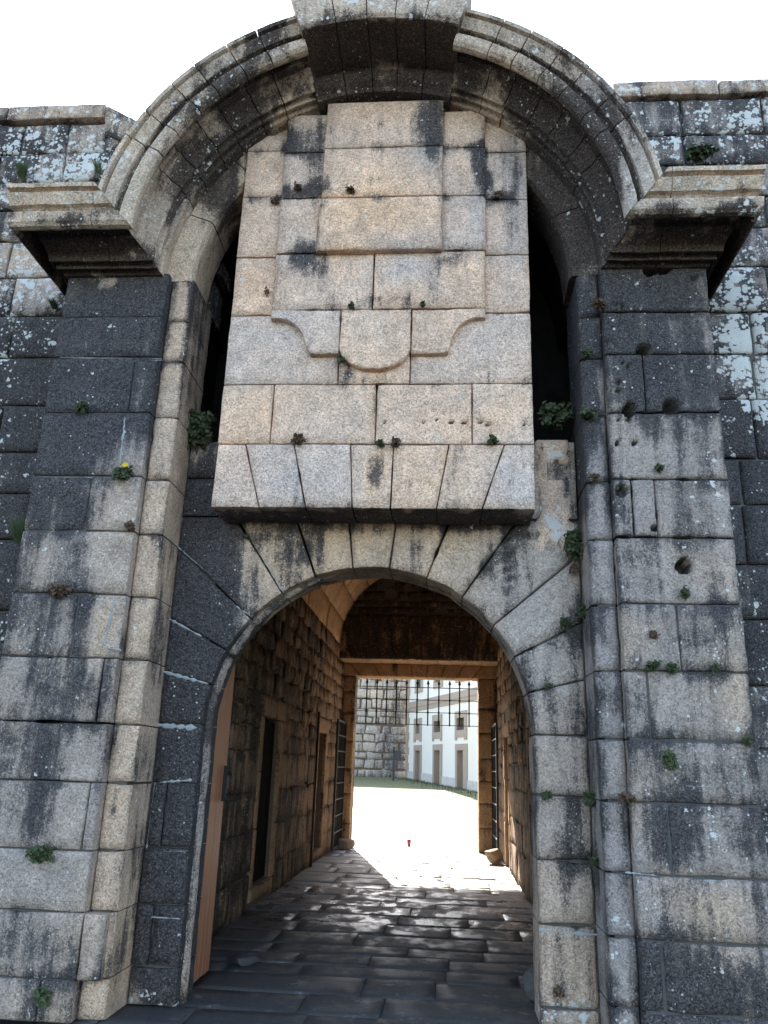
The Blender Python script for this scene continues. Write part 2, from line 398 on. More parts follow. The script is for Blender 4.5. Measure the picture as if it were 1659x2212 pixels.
# ------------------------------------------------------------------ fort gateway (front)
CXG, SPR, RG = -.573, 1.85, 1.217
XJL, XJR = CXG - RG, CXG + RG
XRL, XRR = -2.13, 1.03            # reveals of the pilasters
PY = -.45; SY = -.37              # pilaster face, inner strip face
CZ = 5.42; CX = -.57              # centre of the great arch
gate = thing('fort_gateway', 'granite fort gateway with blackened pilasters, moulded round arch and pale carved panel', 'gateway', (CX, 0, 0))

# --- gate arch with jambs
w_gate = Stain((.30, .50, .0), [
    (380, 1250, 95, 220, .75, -.5), (440, 1100, 60, 90, .6, -.4), (395, 1500, 95, 260, .8, -.5), (400, 1850, 120, 330, .85, -.5), (330, 2000, 70, 330, .4),
    (470, 1330, 60, 80, .45, -.3), (625, 1195, 24, 75, .55), (690, 1180, 22, 80, .5), (560, 1260, 16, 50, .3), (880, 1200, 25, 35, .35),
    (1100, 1210, 14, 75, .55), (1040, 1150, 120, 14, .35), (800, 1150, 320, 10, .3), (1180, 1350, 120, 260, .02, -.55), (1200, 1700, 110, 320, .10, -.2),
    (620, 1230, 130, 90, -.08, .25), (850, 1190, 160, 60, -.1, .2), (1200, 1900, 90, 120, .1), (1230, 2190, 90, 40, -.1, -.3, .75), (320, 2195, 110, 45, -.5, -.4, .55),
    (1230, 1060, 50, 110, .12, -.2, .25), (1235, 2080, 60, 60, .1), (1240, 1340, 30, 60, .25)], Y=0.)
ga = box('gate_arch', gate, XRL - .05, XJL - .02, .035, .36, 0, 4.1, M['mortar'])
box('backing', ga, XJR + .02, XRR + .05, .035, .36, 0, 4.1, M['mortar'])
# backing plate behind the voussoirs, with the arch cut out
V = []; F = []; n = 40
for i in range(n + 1):
    a = math.pi * i / n; c, s = math.cos(a), math.sin(a)
    k = min(1.65 / max(abs(c), 1e-6), 2.3 / max(s, 1e-6)) if s > 1e-6 else 1.65
    for yy in (.16, .36):
        V += [(CXG + 1.235 * c, yy, SPR + 1.235 * s), (CXG + k * c, yy, SPR + k * s)]
for i in range(n):
    b = i * 4
    F += [(b, b + 1, b + 5, b + 4), (b + 2, b + 6, b + 7, b + 3), (b, b + 4, b + 6, b + 2)]
mesh_obj('backing', V, F, M['mortar'], ga)
ANG = [0, 14, 27, 40, 55, 69.5, 83.5, 97, 111, 124.5, 139, 153, 166, 180]
def hit(a, x0, x1, ztop):
    a = math.radians(a); c, s = math.cos(a), math.sin(a); ks = []
    if c > 1e-9: ks.append((x1 - CXG) / c)
    if c < -1e-9: ks.append((x0 - CXG) / c)
    if s > 1e-9: ks.append((ztop - SPR) / s)
    k = min(ks); return np.array([CXG + k * c, SPR + k * s])
ZH = 3.47
for i in range(len(ANG) - 1):
    a0, a1 = ANG[i], ANG[i + 1]; p0 = hit(a0, XRL, XRR, ZH); p1 = hit(a1, XRL, XRR, ZH)
    poly = [p0]
    if abs(p0[0] - XRR) < 1e-3 and abs(p1[1] - ZH) < 1e-3: poly.append(np.array([XRR, ZH]))
    if abs(p0[1] - ZH) < 1e-3 and abs(p1[0] - XRL) < 1e-3: poly.append(np.array([XRL, ZH]))
    poly.append(p1); ls = [0] + [np.linalg.norm(poly[k + 1] - poly[k]) for k in range(len(poly) - 1)]; cs = np.cumsum(ls) / sum(ls)
    poly = np.array(poly)
    def P(u, v, a0=a0, a1=a1, poly=poly, cs=cs):
        a = np.radians(lerp(a0, a1, u)); ix = CXG + RG * np.cos(a); iz = SPR + RG * np.sin(a)
        ox = np.interp(u, cs, poly[:, 0]); oz = np.interp(u, cs, poly[:, 1])
        return np.stack([lerp(ix, ox, v), np.zeros(len(u)), lerp(iz, oz, v)], 1)
    N = lambda u, v: np.tile([0., -1., 0.], (len(u), 1))
    # u measured along the intrados, so the real gap follows the arc
    block('voussoir', ga, P, N, RG * math.radians(a1 - a0) + .12, np.linalg.norm(poly[0] - [CXG + RG * math.cos(math.radians(a0)), SPR + RG * math.sin(math.radians(a0))]),
          .39, M['granite'], w_gate, bevel=.016 if a0 < 90 else .009, cell=.07, gap=.004, rough=.007, holes=(a0 in (139, 153)))
zj = [0.0, .24, .63, 1.0, 1.43, 1.85]
for k in range(len(zj) - 1):
    rectY('jamb_stone', ga, XJL, XRL + .12 if k % 2 else XRL, zj[k], zj[k + 1], 0, .39, M['granite'], w_gate, bevel=.012)
    if k % 2: rectY('jamb_stone', ga, XRL + .12, XRL, zj[k], zj[k + 1], 0, .3, M['granite'], w_gate, bevel=.012)
zr = [0.0, .14, .53, .88, 1.28, 1.62, 1.85]
zr = [0.0, .12, .62, 1.02, 1.44, 1.85]
for k in range(len(zr) - 1):
    rectY('jamb_stone', ga, XJR, XRR, zr[k], zr[k + 1], 0, .39, M['granite'], w_gate, bevel=.022, rough=.01)
# wall left and right above the voussoirs up to the ledge of the chain slots
for (x0, x1, zs) in ((XRL, -1.60, [ZH, 3.80, 4.13]), (.50, XRR, [ZH, 4.13])):
    for k in range(len(zs) - 1):
        rectY('stone', ga, x0, x1, zs[k], zs[k + 1], 0.0, .38, M['granite'], w_gate, rough=.012)
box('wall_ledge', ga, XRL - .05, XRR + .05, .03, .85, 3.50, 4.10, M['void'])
# render patch with a hole in it, right of the panel
mb = MB()
V = []; F = []
x0, z0 = at(1158, 950, 0); x1, z1 = at(1236, 1175, 0)
nn = 10; mm = 22
for j in range(mm + 1):
    for i in range(nn + 1):
        u, v = i / nn, j / mm; x = lerp(x0, x1, u); z = lerp(z1, z0, v)
        if i in (0, nn): x += random.uniform(-.025, .025)
        if j in (0,): z += random.uniform(-.07, .07)
        yy = -.022 - .01 * random.random()
        hx, hz = at(1203, 1018, 0); q = math.hypot((x - hx), (z - hz)) / .075
        if q < 1: yy = .10
        if i in (0, nn) or j in (0, mm): yy = .004
        V.append((x, yy, z))
for j in range(mm):
    for i in range(nn): b = j * (nn + 1) + i; F.append((b, b + 1, b + nn + 2, b + nn + 1))
V = np.array(V)
w_patch = Stain((.12, .55, .1), [(1203, 1018, 14, 14, 1.0), (1230, 1040, 12, 60, .6, -.4), (1200, 1150, 40, 30, -.1, -.3, .9), (1190, 985, 25, 25, -.1, .2, .6)], Y=0)  # first spot puts the darkness inside the hole into the colour
mesh_obj('render_patch', V, F, M['panel'], ga, w_patch(V), True)
# bead moulding down the left inner arris
mb = MB(); pts = [(XJL - .012, .15, 0)] + [(XJL - .012, .15, z) for z in np.linspace(.2, SPR, 10)]
for a in np.linspace(178, 96, 40): pts.append((CXG + (RG + .012) * math.cos(math.radians(a)), .15, SPR + (RG + .012) * math.sin(math.radians(a))))
rad = [.048 * (.85 + .3 * random.random()) if i < 35 else .048 * max(.15, 1 - (i - 35) / 14) for i in range(len(pts))]
mb.tube(pts, rad, 10); mb.build('edge_roll', M['granite'], ga, True, wear=Stain((.62, .2, .0), vary=0))
# lime mortar smeared in some joints of the left side
def smear(parent, p, q, w, Y=0., n=14):
    V = []; F = []; p = np.array(at(*p, Y)); q = np.array(at(*q, Y)); t = (q - p) / np.linalg.norm(q - p); nrm = np.array([-t[1], t[0]])
    for i in range(n + 1):
        c = lerp(p, q, i / n); a = w * random.uniform(.25, 1.2) * (0.3 if i in (0, n) else 1)
        for s_ in (-1, 0, 1):
            e = c + nrm * s_ * a * random.uniform(.7, 1.2); V.append((e[0], Y - (.006 if s_ == 0 else -.006), e[1]))
    for i in range(n):
        for k in range(2): b = i * 3 + k; F.append((b, b + 1, b + 4, b + 3))
    return mesh_obj('mortar_joint', V, F, M['limemortar'], parent, None, True)
for p, q, w in [((337, 1447), (450, 1477), .016), ((335, 1566), (425, 1572), .022), ((352, 1330), (435, 1375), .012), ((345, 1690), (415, 1685), .012),
                ((333, 1565), (352, 1360), .007), ((322, 1840), (405, 1838), .010), ((316, 1835), (335, 1690), .007), ((300, 1980), (390, 1985), .006), ((380, 1178), (440, 1230), .007),
                ((480, 1290), (540, 1330), .010), ((570, 1210), (612, 1280), .008), ((1165, 2010), (1290, 2020), .028)]:
    smear(ga, p, q, w, 0.)

# --- pilasters
w_pl = Stain((.46, .42, .03), [
    (240, 640, 150, 110, .5, -.3), (230, 830, 150, 110, .45, -.3), (120, 960, 90, 130, .4), (230, 950, 70, 60, .25), (120, 1100, 70, 110, .3), (270, 1090, 60, 90, -.15, .2),
    (260, 1200, 60, 90, -.35, .3), (100, 1330, 100, 90, .35), (235, 1350, 30, 80, -.5, .7), (120, 1500, 110, 70, .25), (60, 1620, 80, 80, .25), (260, 1500, 60, 100, -.3, .1),
    (190, 1720, 70, 60, -.3, -.2), (60, 1780, 70, 60, .15), (120, 1900, 140, 90, -.35, .0, .12), (200, 2050, 100, 130, -.1, .35), (60, 2050, 50, 100, .15), (120, 2180, 120, 50, .05, .3, .1),
    (265, 905, 8, 60, -.2, -.3, .45), (160, 1200, 8, 50, -.2, -.3, .45), (230, 608, 12, 10, -1., .6)], Y=PY, vary=.045)
w_sl = Stain((.22, .62, .02), [(375, 640, 30, 60, .15), (320, 1250, 40, 80, 0), (290, 1850, 40, 200, .15), (250, 2100, 60, 90, .05, .4), (440, 620, 30, 90, .25), (340, 1100, 30, 40, -.1, .1)], Y=SY, vary=.1)
w_pr = Stain((.52, .3, .06), [
    (1400, 620, 150, 110, .42, -.1), (1400, 830, 150, 80, .35, -.1), (1330, 720, 40, 50, .1), (1460, 950, 80, 70, .0, -.1), (1320, 930, 40, 60, -.05, 0, .12), (1420, 1090, 100, 60, -.05, -.2),
    (1560, 1090, 16, 70, -.35, -.3, .35), (1370, 1230, 80, 60, -.05, -.1), (1540, 1240, 50, 60, -.3, .1), (1360, 1370, 50, 70, -.35, .45), (1500, 1370, 70, 60, .12), (1590, 1480, 50, 110, -.3, .6),
    (1400, 1520, 80, 70, -.25, 0), (1350, 1670, 60, 60, -.05), (1540, 1660, 80, 60, .1), (1500, 1810, 120, 60, .22), (1560, 1800, 25, 22, -.2, -.2, .55), (1350, 1800, 50, 60, -.15),
    (1540, 1970, 110, 70, -.1, .75), (1400, 1950, 60, 60, -.05, -.1), (1420, 2150, 260, 85, .6, .8), (1400, 1960, 22, 130, -.35, -.4, .25), (1500, 2170, 12, 90, -.2, .6)], Y=PY, vary=.045)
w_sr = Stain((.45, .1, .02), [(1250, 700, 40, 260, .5, -.2), (1265, 950, 40, 90, .2), (1290, 1300, 40, 60, .1), (1290, 1500, 30, 200, -.05, 0), (1300, 1950, 40, 60, .1, 0), (1330, 2040, 20, 60, -.4, -.4, .3)], Y=SY, vary=.1)
ZP = [0.0, .24, .63, 1.0, 1.43, 1.82, 2.27, 2.73, 3.21, 3.65, 4.18, 4.67, 5.04, 5.46]
for bx in [(1390, 755, .075, .10), (1360, 882, .07, .10), (1450, 878, .075, .09), (1480, 1222, .075, .08), (1408, 580, .085, .09), (1432, 578, .08, .09), (1498, 600, .035, .05),
           (1353, 1862, .05, .03), (1372, 955, .022, .05), (1335, 955, .022, .05), (1283, 965, .02, .05), (1300, 970, .02, .05), (1358, 903, .02, .04), (1338, 905, .02, .04),
           (1335, 845, .02, .04), (1336, 826, .02, .04), (1346, 783, .02, .04), (1357, 790, .02, .04), (1312, 737, .02, .04), (1345, 655, .02, .04), (1344, 665, .018, .04), (1330, 655, .018, .04),
           (1480, 1215, .05, .1), (1415, 1140, .03, .05), (1343, 1060, .06, .05), (163, 1560, .02, .03)]:
    x_, z_ = at(bx[0], bx[1], PY); HOLES.append((x_, PY, z_, bx[2] * .68, min(.10, bx[3])))
for bx in [(1003, 910, .016, .04), (975, 912, .016, .04), (945, 908, .014, .03), (1038, 912, .016, .04), (1055, 915, .018, .04), (1132, 915, .018, .04), (437, 1290, .04, .08), (407, 1068, .05, .09), (915, 912, .014, .03), (830, 912, .014, .03)]:
    Yh = 0. if bx[0] in (437, 407) else -.4
    x_, z_ = at(bx[0], bx[1], Yh); HOLES.append((x_, Yh, z_, bx[2] * .8, bx[3]))
def split(zi, side):
    L = {(10, 0): [285], (9, 0): [], (8, 0): [190], (7, 0): [], (6, 0): [160], (5, 0): [215], (3, 0): [185], (2, 0): [], (1, 0): [240], (0, 0): [120],
         (10, 1): [1392], (8, 1): [1367, 1418], (6, 1): [1467], (5, 1): [1403], (3, 1): [1447], (1, 1): [1420]}
    return L.get((zi, side), [])
for side in (0, 1):
    xo = -3.19 if side == 0 else 2.035; xi = -2.315 if side == 0 else 1.205; xr = XRL if side == 0 else XRR
    wa, wb = (w_pl, w_sl) if side == 0 else (w_pr, w_sr)
    m_ = M['right']
    a_, b_ = sorted((xo, xi)); pm = MB()
    for k in range(len(ZP) - 1):
        hh = any(ZP[k] - .08 < h[2] < ZP[k + 1] + .08 and a_ < h[0] < b_ and abs(h[1] - PY) < .01 for h in HOLES)
        pm.box(a_ + .02, b_ - .02, PY + (.21 if hh else .016), .12, ZP[k] + .0005, min(ZP[k + 1], 5.42) - .0005)
    pil = pm.build('pilaster', M['mortar'], gate)
    a2, b2 = sorted((xi, xr)); box('backing', pil, a2 + (.05 if side else .005), b2 - (.05 if side == 0 else .005), SY + .022, .10, 0, 5.42, M['mortar'])
    for k in range(len(ZP) - 1):
        z0, z1 = ZP[k], ZP[k + 1]; zm = (z0 + z1) / 2
        cuts = []
        for p in split(k, side):
            best = min(range(1400), key=lambda t: abs(at(p, 500 + t, PY)[1] - zm)); cuts.append(at(p, 500 + best, PY)[0])
        xs_ = sorted([a_, b_] + cuts)
        for j in range(len(xs_) - 1):
            hh = any(xs_[j] - .05 < h[0] < xs_[j + 1] + .05 and z0 - .08 < h[2] < z1 + .08 and abs(h[1] - PY) < .01 for h in HOLES)
            rectY('stone', pil, xs_[j], xs_[j + 1], z0, z1, PY, .5, m_, wa, bevel=.010 if side == 0 else .014, rough=.009, holes=hh, gap=.003, proud=.006)
        # inner strip: front and reveal are one stone, its outer arris chamfered
        zz0 = z0; zz1 = z1
        dep = .40 if z1 < 4.1 else .53
        rectY('corner_stone', pil, a2 + (.0 if side else -.01), b2 + (.01 if side else 0), zz0, zz1, SY, dep, M['granite'] if side == 0 else m_, wb, bevel=.018 if k % 3 else .026, bl=.010, rough=.010, gap=.003, cell=.05, proud=.006)
for p, q, w in [((270, 900), (258, 1008), .014), ((167, 1145), (150, 1250), .014), ((247, 1290), (225, 1395), .014), ((85, 1030), (240, 1032), .005), ((130, 772), (350, 775), .005), ((230, 1400), (262, 1405), .008),
                ((1480, 2018 - 320), (1600, 2018 - 318), .010), ((1520, 1902), (1640, 1912), .010), ((1350, 1885), (1420, 1892), .008), ((285, 1470 - 690), (350, 778), .006)]:
    smear(pil if p[0] > 800 else [c for c in gate.children if c.name.startswith('pilaster')][0], p, q, w, PY)

# --- slots, recess behind the panel
rec = MB(); Yb = .85
rec.box(XRL - .5, XRR + .5, Yb, Yb + .2, 3.4, 7.4)
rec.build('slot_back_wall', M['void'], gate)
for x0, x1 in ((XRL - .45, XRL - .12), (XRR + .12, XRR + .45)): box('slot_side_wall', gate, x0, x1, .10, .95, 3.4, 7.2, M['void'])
w_band = Stain((.25, .62, .02), [(470, 420, 40, 80, .4, -.2), (430, 350, 90, 100, .5, -.2), (560, 330, 60, 40, .1, .2), (1230, 450, 120, 260, .75, -.4), (400, 520, 40, 60, -.1)], Y=SY, vary=.1)
band = MB()
arcmesh = None
def ringseg(name, parent, prof, a0, a1, mat, wear, cx=CX, cz=CZ, step=4., capb=True, amiter=None, jit=.006, gap=.005):
    """sweep of a profile [(r,y)...] along the great arch between two angles (degrees), closed at both ends"""
    n = max(2, int(abs(a1 - a0) / step)); rp = len(prof); V = []; F = []
    rm = sum(p[0] for p in prof) / rp; ga_ = math.degrees(gap / rm)
    for i in range(n + 1):
        t = i / n
        for r, yy in prof:
            A0, A1 = a0 + ga_, a1 - ga_
            if amiter:
                if a0 <= .01: A0 = math.degrees(math.asin(min(1, max(0, (r - amiter)) / r)))
                if a1 >= 179.99: A1 = 180 - math.degrees(math.asin(min(1, max(0, (r - amiter)) / r)))
            a = math.radians(lerp(A0, A1, t)); V.append((cx + r * math.cos(a), yy, cz + r * math.sin(a)))
    V = np.array(V); c = np.array([cx, 0, cz]); rd = V - c; rd[:, 1] = 0; rd /= np.linalg.norm(rd, axis=1)[:, None]
    dn = (fbm(V, 7., 40) - .5) * jit * 2.4 + (RNG.rand() - .5) * .012
    V = V + rd * dn[:, None]; V[:, 1] += (fbm(V, 6., 44) - .5) * jit * 2
    for i in range(n):
        for k in range(rp): k2 = (k + 1) % rp; F.append((i * rp + k, i * rp + k2, (i + 1) * rp + k2, (i + 1) * rp + k))
    nf = len(F); F.append(tuple(range(rp))[::-1]); F.append(tuple(n * rp + k for k in range(rp)))
    w = wear(V)
    o = mesh_obj(name, V, F, mat, parent, w, None)
    return o
def densify(prof, mx=.05):
    out = []
    for i in range(len(prof)):
        a, b = prof[i], prof[(i + 1) % len(prof)]; L = math.hypot(a[0] - b[0], a[1] - b[1])
        k = max(1, int(L / mx)) if not (a[1] > .0 and b[1] > .0) and L < 1.0 else max(1, int(L / .3))
        for j in range(k): out.append((lerp(a[0], b[0], j / k), lerp(a[1], b[1], j / k)))
    return out
band = [c for c in []]
strip_ring = densify([(1.60, .10), (1.57, .06), (1.56, SY + .05), (1.58, SY), (1.79, SY), (1.79, .10)])
BJ = [0, 22, 45, 66, 90, 114, 137, 158, 180]
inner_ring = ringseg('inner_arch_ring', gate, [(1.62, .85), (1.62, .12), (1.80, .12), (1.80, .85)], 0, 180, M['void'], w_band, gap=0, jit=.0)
for i in range(len(BJ) - 1): ringseg('voussoir', inner_ring, strip_ring, BJ[i], BJ[i + 1], M['archst'], w_band, step=3.)

# --- great moulded arch and cornices share one profile: height h above the underside, depth y
PROF = [(0.0, -.30), (0.0, -.475), (.012, -.49), (.035, -.495), (.045, -.515), (.035, -.535), (.012, -.54), (.012, -.555), (.045, -.56), (.062, -.575), (.062, -.60), (.035, -.61), (.035, -.625), (.085, -.645), (.135, -.685), (.16, -.725), (.165, -.745),
        (.205, -.75), (.215, -.785), (.20, -.805), (.245, -.815), (.25, -.875), (.20, -.895), (.125, -.915), (.098, -.935), (.09, -.96), (.098, -.99),
        (.125, -1.015), (.205, -1.025), (.215, -.985), (.235, -.945), (.265, -.985), (.275, -1.02), (.365, -1.06), (.375, -1.02), (.395, -1.02), (.405, -1.07), (.44, -1.075), (.452, -.99), (.452, .25), (0.05, .25)]
RI = 1.79
arch_prof = densify([(RI + h * .88, y) for h, y in PROF], .09)
CORE = [(RI + .235, .5), (RI + .235, -.93), (RI + .386, -.93), (RI + .386, .5)]
w_arch = Stain((.36, .42, .14), [
    (330, 300, 150, 170, -.02, .15, .1), (600, 90, 30, 50, .35), (430, 190, 30, 30, .0), (500, 215, 60, 60, .65, -.2), (440, 320, 60, 80, .55, -.1), (545, 130, 25, 70, .25), (620, 190, 50, 60, -.1, .5), (590, 280, 60, 25, .2, .3),
    (480, 150, 40, 25, -.1, .2), (1060, 170, 60, 60, -.1, .35), (1130, 300, 60, 60, .7, -.4), (1230, 330, 60, 130, .8, -.5), (1290, 430, 50, 120, .85, -.5), (1180, 250, 60, 40, .55), (1100, 70, 25, 20, .25), (1200, 130, 30, 30, .1),
    (1300, 250, 50, 50, .15, -.3), (1350, 350, 50, 70, -.02, -.6), (250, 330, 60, 80, -.1, .1, .15), (300, 470, 40, 60, -.1, .1), (340, 560, 30, 30, .0)], Y=-.95, vary=.12)
_wa = w_arch
def w_arch(P):
    r_ = _wa(P); rr = np.hypot(P[:, 0] - CX, P[:, 2] - CZ); u = np.clip((P[:, 1] + .95) * 12, 0, 1) * np.clip((-.50 - P[:, 1]) * 12, 0, 1)
    side = np.clip((P[:, 0] - .25) * 1.6, 0, 1); n_ = fbm(P, 2.6, 66)
    r_[:, 0] += (fbm(P, 1.9, 61) - .5) * .5 + u * ((n_ - .37) * 2.3 * (1 - side) + .75 * side) + .5 * ((P[:, 1] > -.995) & (P[:, 1] < -.94) & (rr > RI + .17)); return r_  # undercut and grooves darkened: runoff stain plus painted-in shade
av = ringseg('archivolt', gate, [(RI + .05, -.25), (RI + .30, -.25), (RI + .36, .75), (RI + .0, .75)], 0, 180, M['mortar'], w_arch, gap=0, jit=.0)
ringseg('joint_mortar', av, CORE, 8, 172, M['mortar'], w_arch, gap=0, jit=.0, cx=CX)
def angp(px, py, Y=-1.05):
    x, z = at(px, py, Y); return math.degrees(math.atan2(z - CZ, x - CX))
s1 = 1500 / 1659 * .553
AL = [angp(px * s1, py * s1) for px, py in [(1235, 80), (1100, 125), (968, 190), (850, 300), (740, 370), (625, 485), (550, 590)]]
AR = [angp(1500 * .553 + px * s1, py * s1) for px, py in [(395, 15), (535, 75), (668, 110), (800, 195), (905, 285), (1020, 400), (1100, 490)]]
KA0, KA1 = 71.0, 109.0
aj = [0] + sorted([a for a in AR[1:]]) + [KA0 + .6]
for i in range(len(aj) - 1): ringseg('voussoir', av, arch_prof, aj[i], aj[i + 1], M['archst'], w_arch, amiter=RI, step=3.)
aj = [KA1 - .6] + sorted([a for a in AL[1:]]) + [180]
for i in range(len(aj) - 1): ringseg('voussoir', av, arch_prof, aj[i], aj[i + 1], M['archst'], w_arch, amiter=RI, step=3.)
w_key = Stain((.38, .35, .16), [(850, 30, 260, 38, -.25, 0, .38), (700, 130, 40, 40, .65), (900, 130, 90, 50, .8, -.2), (770, 120, 30, 45, .45, .2), (820, 200, 180, 25, .2, .4), (800, 170, 60, 14, -.2, .6)], Y=-.95, vary=.05)
_wk = w_key
def w_key(P):
    r_ = _wk(P); u = np.clip((P[:, 1] + 1.10) * 20, 0, 1) * np.clip((-.62 - P[:, 1]) * 20, 0, 1)
    r_[:, 0] += u * .55; r_[:, 2] *= 1 - u; return r_  # keystone soffit: black crust deepened with painted underside shade
key = ringseg('keystone', gate, [(1.98, -.25), (1.98, -1.07), (2.27, -1.07), (2.27, .6), (1.84, .6), (1.84, -.25)], KA0 + 1, KA1 - 1, M['mortar'], w_key, jit=0)
kprof = densify([(2.30, .3), (2.30, -1.10), (2.28, -1.135), (1.985, -1.13), (1.955, -1.11), (1.95, -.70), (1.94, -.64), (1.90, -.655), (1.86, -.66), (1.82, -.63), (1.79, -.58), (1.76, -.56), (1.755, -.50), (1.755, -.2), (2.0, .3)], .05)
KJ = [KA0, 79.2, 86.3, 93.0, 100.5, KA1]
for i in range(5): ringseg('stone', key, kprof, KJ[i], KJ[i + 1], M['archst'], w_key, step=2.5, gap=.004)

w_corn = Stain((.30, .45, .22), [(200, 450, 200, 28, -.15, .05, .2), (1520, 420, 160, 30, -.15, .05, .15), (230, 560, 110, 22, .9, -.4), (1430, 530, 130, 35, .9, .3), (255, 440, 40, 30, .2),
                                 (160, 545, 22, 26, -.5, .5), (1495, 483, 14, 6, -1.2, .8), (200, 500, 180, 12, .5, .2), (1500, 480, 160, 12, .5, .2), (1590, 540, 60, 60, .7, .3)], Y=-.85, vary=.04)
def cornice(side, xo, cuts):
    """straight cornice from the arch mitre to its outer end, mitred round the pilaster's outer corner and back to the wall"""
    sg = -1 if side == 0 else 1
    nodes = densify(PROF, .09)
    def path(kk):    # returns function h,y -> point for station kk: ('x', X) or 'miter_in', 'corner', 'wall'
        def f(h, y):
            z = CZ + h
            if kk == 'in': return (CX + sg * (RI + h * .88 + .006), y, z)
            if kk == 'corner':
                e = max(0., -(y - PY)) * .43; return (xo + sg * e, y, z)
            if kk == 'wall':
                e = max(0., -(y - PY)) * .43; return (xo + sg * e, .16, z) if y < 0 else (xo + sg * e, y + .0, z)
            return (kk, y, z)
        return f
    st = ['in'] + cuts + ['corner']
    root = box('cornice', gate, *sorted((CX + sg * (RI + .3), xo)), PY + .02, .3, CZ + .02, CZ + .40, M['mortar'])
    def seg(s0, s1, g0=.004, g1=.004, n=10):
        f0, f1 = path(s0), path(s1); V = []; rp = len(nodes)
        for i in range(n + 1):
            for h, y in nodes:
                a = np.array(f0(h, y)); b = np.array(f1(h, y)); t = (g0 + i / n * (1 - g0 - g1)); V.append(lerp(a, b, t))
        V = np.array(V); V[:, 2] += (fbm(V, 6., 50) - .5) * .022; V[:, 1] += (fbm(V, 7., 54) - .5) * .022
        F = [(i * rp + k, i * rp + (k + 1) % rp, (i + 1) * rp + (k + 1) % rp, (i + 1) * rp + k) for i in range(n) for k in range(rp)]
        F.append(tuple(range(rp))[::-1]); F.append(tuple(n * rp + k for k in range(rp)))
        mesh_obj('cornice_block', V, F, M['archst'], root, w_corn(V), None)
    for i in range(len(st) - 1): seg(st[i], st[i + 1], .008 if i else 0, .008 if i < len(st) - 2 else 0)
    seg('corner', 'wall', 0, 0)
    return root
_wc = w_corn
def w_corn(P):
    r_ = _wc(P); u = np.clip((P[:, 1] + .93) * 14, 0, 1); n_ = fbm(P, 4.5, 77)
    r_[:, 0] += u * np.clip(.55 + (n_ - .45) * 2.2, .1, .9); r_[:, 2] *= 1 - u; return r_  # cornice underside darkened by crust and by shade put into the colour
cl = cornice(0, -3.19, [at(203, 450, -1.0)[0]]); cr = cornice(1, 2.035, [at(1450, 420, -1.0)[0]])
# stone top between the great arch, the cornice and the wall behind
w_fill = Stain((.45, .3, .35), vary=.05)

# --- carved panel
YA, YB, YC = -.40, -.455, -.515
w_pan = Stain((.12, .48, .0), [
    (640, 300, 30, 35, .65, -.3), (692, 330, 11, 120, .55), (690, 470, 8, 70, .3), (930, 330, 26, 60, .75, -.5), (905, 270, 30, 30, .3), (1035, 370, 14, 60, .95, -.4), (1000, 330, 40, 8, .5), (1110, 340, 26, 70, .5, -.4),
    (1115, 480, 28, 110, .28, -.4), (1070, 430, 30, 12, .6), (1020, 450, 20, 80, .15, -.3), (655, 565, 40, 32, .75, -.4), (700, 600, 25, 40, .3), (880, 580, 60, 45, .05, -.7), (985, 565, 30, 20, .45), (940, 610, 20, 60, .2, -.3), (850, 660, 60, 8, .35), (970, 665, 60, 8, .45),
    (740, 580, 60, 60, -.1, .3), (820, 480, 120, 50, -.08, .35), (650, 430, 60, 14, .5), (600, 440, 20, 14, .45), (760, 430, 60, 7, .3), (560, 600, 40, 60, -.05, .25), (1080, 900, 60, 50, -.05, .5), (540, 900, 60, 60, -.05, .1),
    (815, 1010, 18, 60, .30, 1.), (800, 880, 8, 30, .2, .3), (800, 1105, 330, 10, .3), (600, 1090, 140, 8, .15), (1110, 1010, 60, 70, .05, -.5), (700, 890, 120, 60, 0, -.1), (680, 1030, 160, 60, 0, -.15),
    (830, 270, 90, 30, -.05, .25), (735, 795, 14, 30, .3), (640, 720, 70, 50, -.05, -.25), (1000, 720, 70, 50, -.05, -.1), (800, 700, 70, 50, -.05, -.15), (1000, 380, 24, 30, -.1, .35)], Y=YA, vary=.20)
_wp = w_pan
def w_pan(P):
    r_ = _wp(P); u = ((P[:, 2] < 3.437) & (P[:, 1] > -.39)).astype(float); r_[:, 0] += u * .55; return r_  # hood soffit: dark crust, with its underside shade painted in too
pan = box('carved_panel', gate, -1.76, .64, YA + .13, .12, 3.46, 7.12, M['mortar'])
box('backing', pan, -1.3, .2, YA + .05, .60, 3.9, 7.0, M['void'])
PM = M['panel']
def pr(pts, Y=YA, name='stone', **k): return pxY(name, pan, [pts[0], pts[1], pts[2], pts[3]], Y, .12 if Y > YB + .01 else (YA - Y + .03), PM, w_pan, **k)
# hood row of wedge stones; their sides run .4 m back and make the dark soffit
tx = [457 + 12, 527 + 3, 635, 757, 850, 970, 1090, 1153]; bx_ = [457, 560, 660, 760, 843, 943, 1041, 1153]
ty = [958, 958, 958, 959, 960, 960, 960, 961]; by = [1093, 1094, 1096, 1098, 1099, 1100, 1101, 1103]
zt = sum(at(tx[i], ty[i], YA)[1] for i in range(8)) / 8; zb = 3.42
for i in range(7):
    c = [(at(bx_[i], by[i], YA)[0], zb), (at(bx_[i + 1], by[i + 1], YA)[0], zb), (at(tx[i + 1], ty[i + 1], YA)[0], zt), (at(tx[i], ty[i], YA)[0], zt)]
    if i == 0: c[0] = (-1.775, zb); c[3] = (-1.765, zt)
    if i == 6: c[1] = (.655, zb); c[2] = (.66, zt)
    stoneY('voussoir', pan, c, YA, .415, PM, w_pan, bevel=.008, gap=.003, holes=False)
zrow = [zt, at(800, 829, YA)[1], at(800, 678, YA)[1], at(560, 556, YA)[1], at(560, 425, YA)[1], at(565, 325, YA)[1], 7.1]
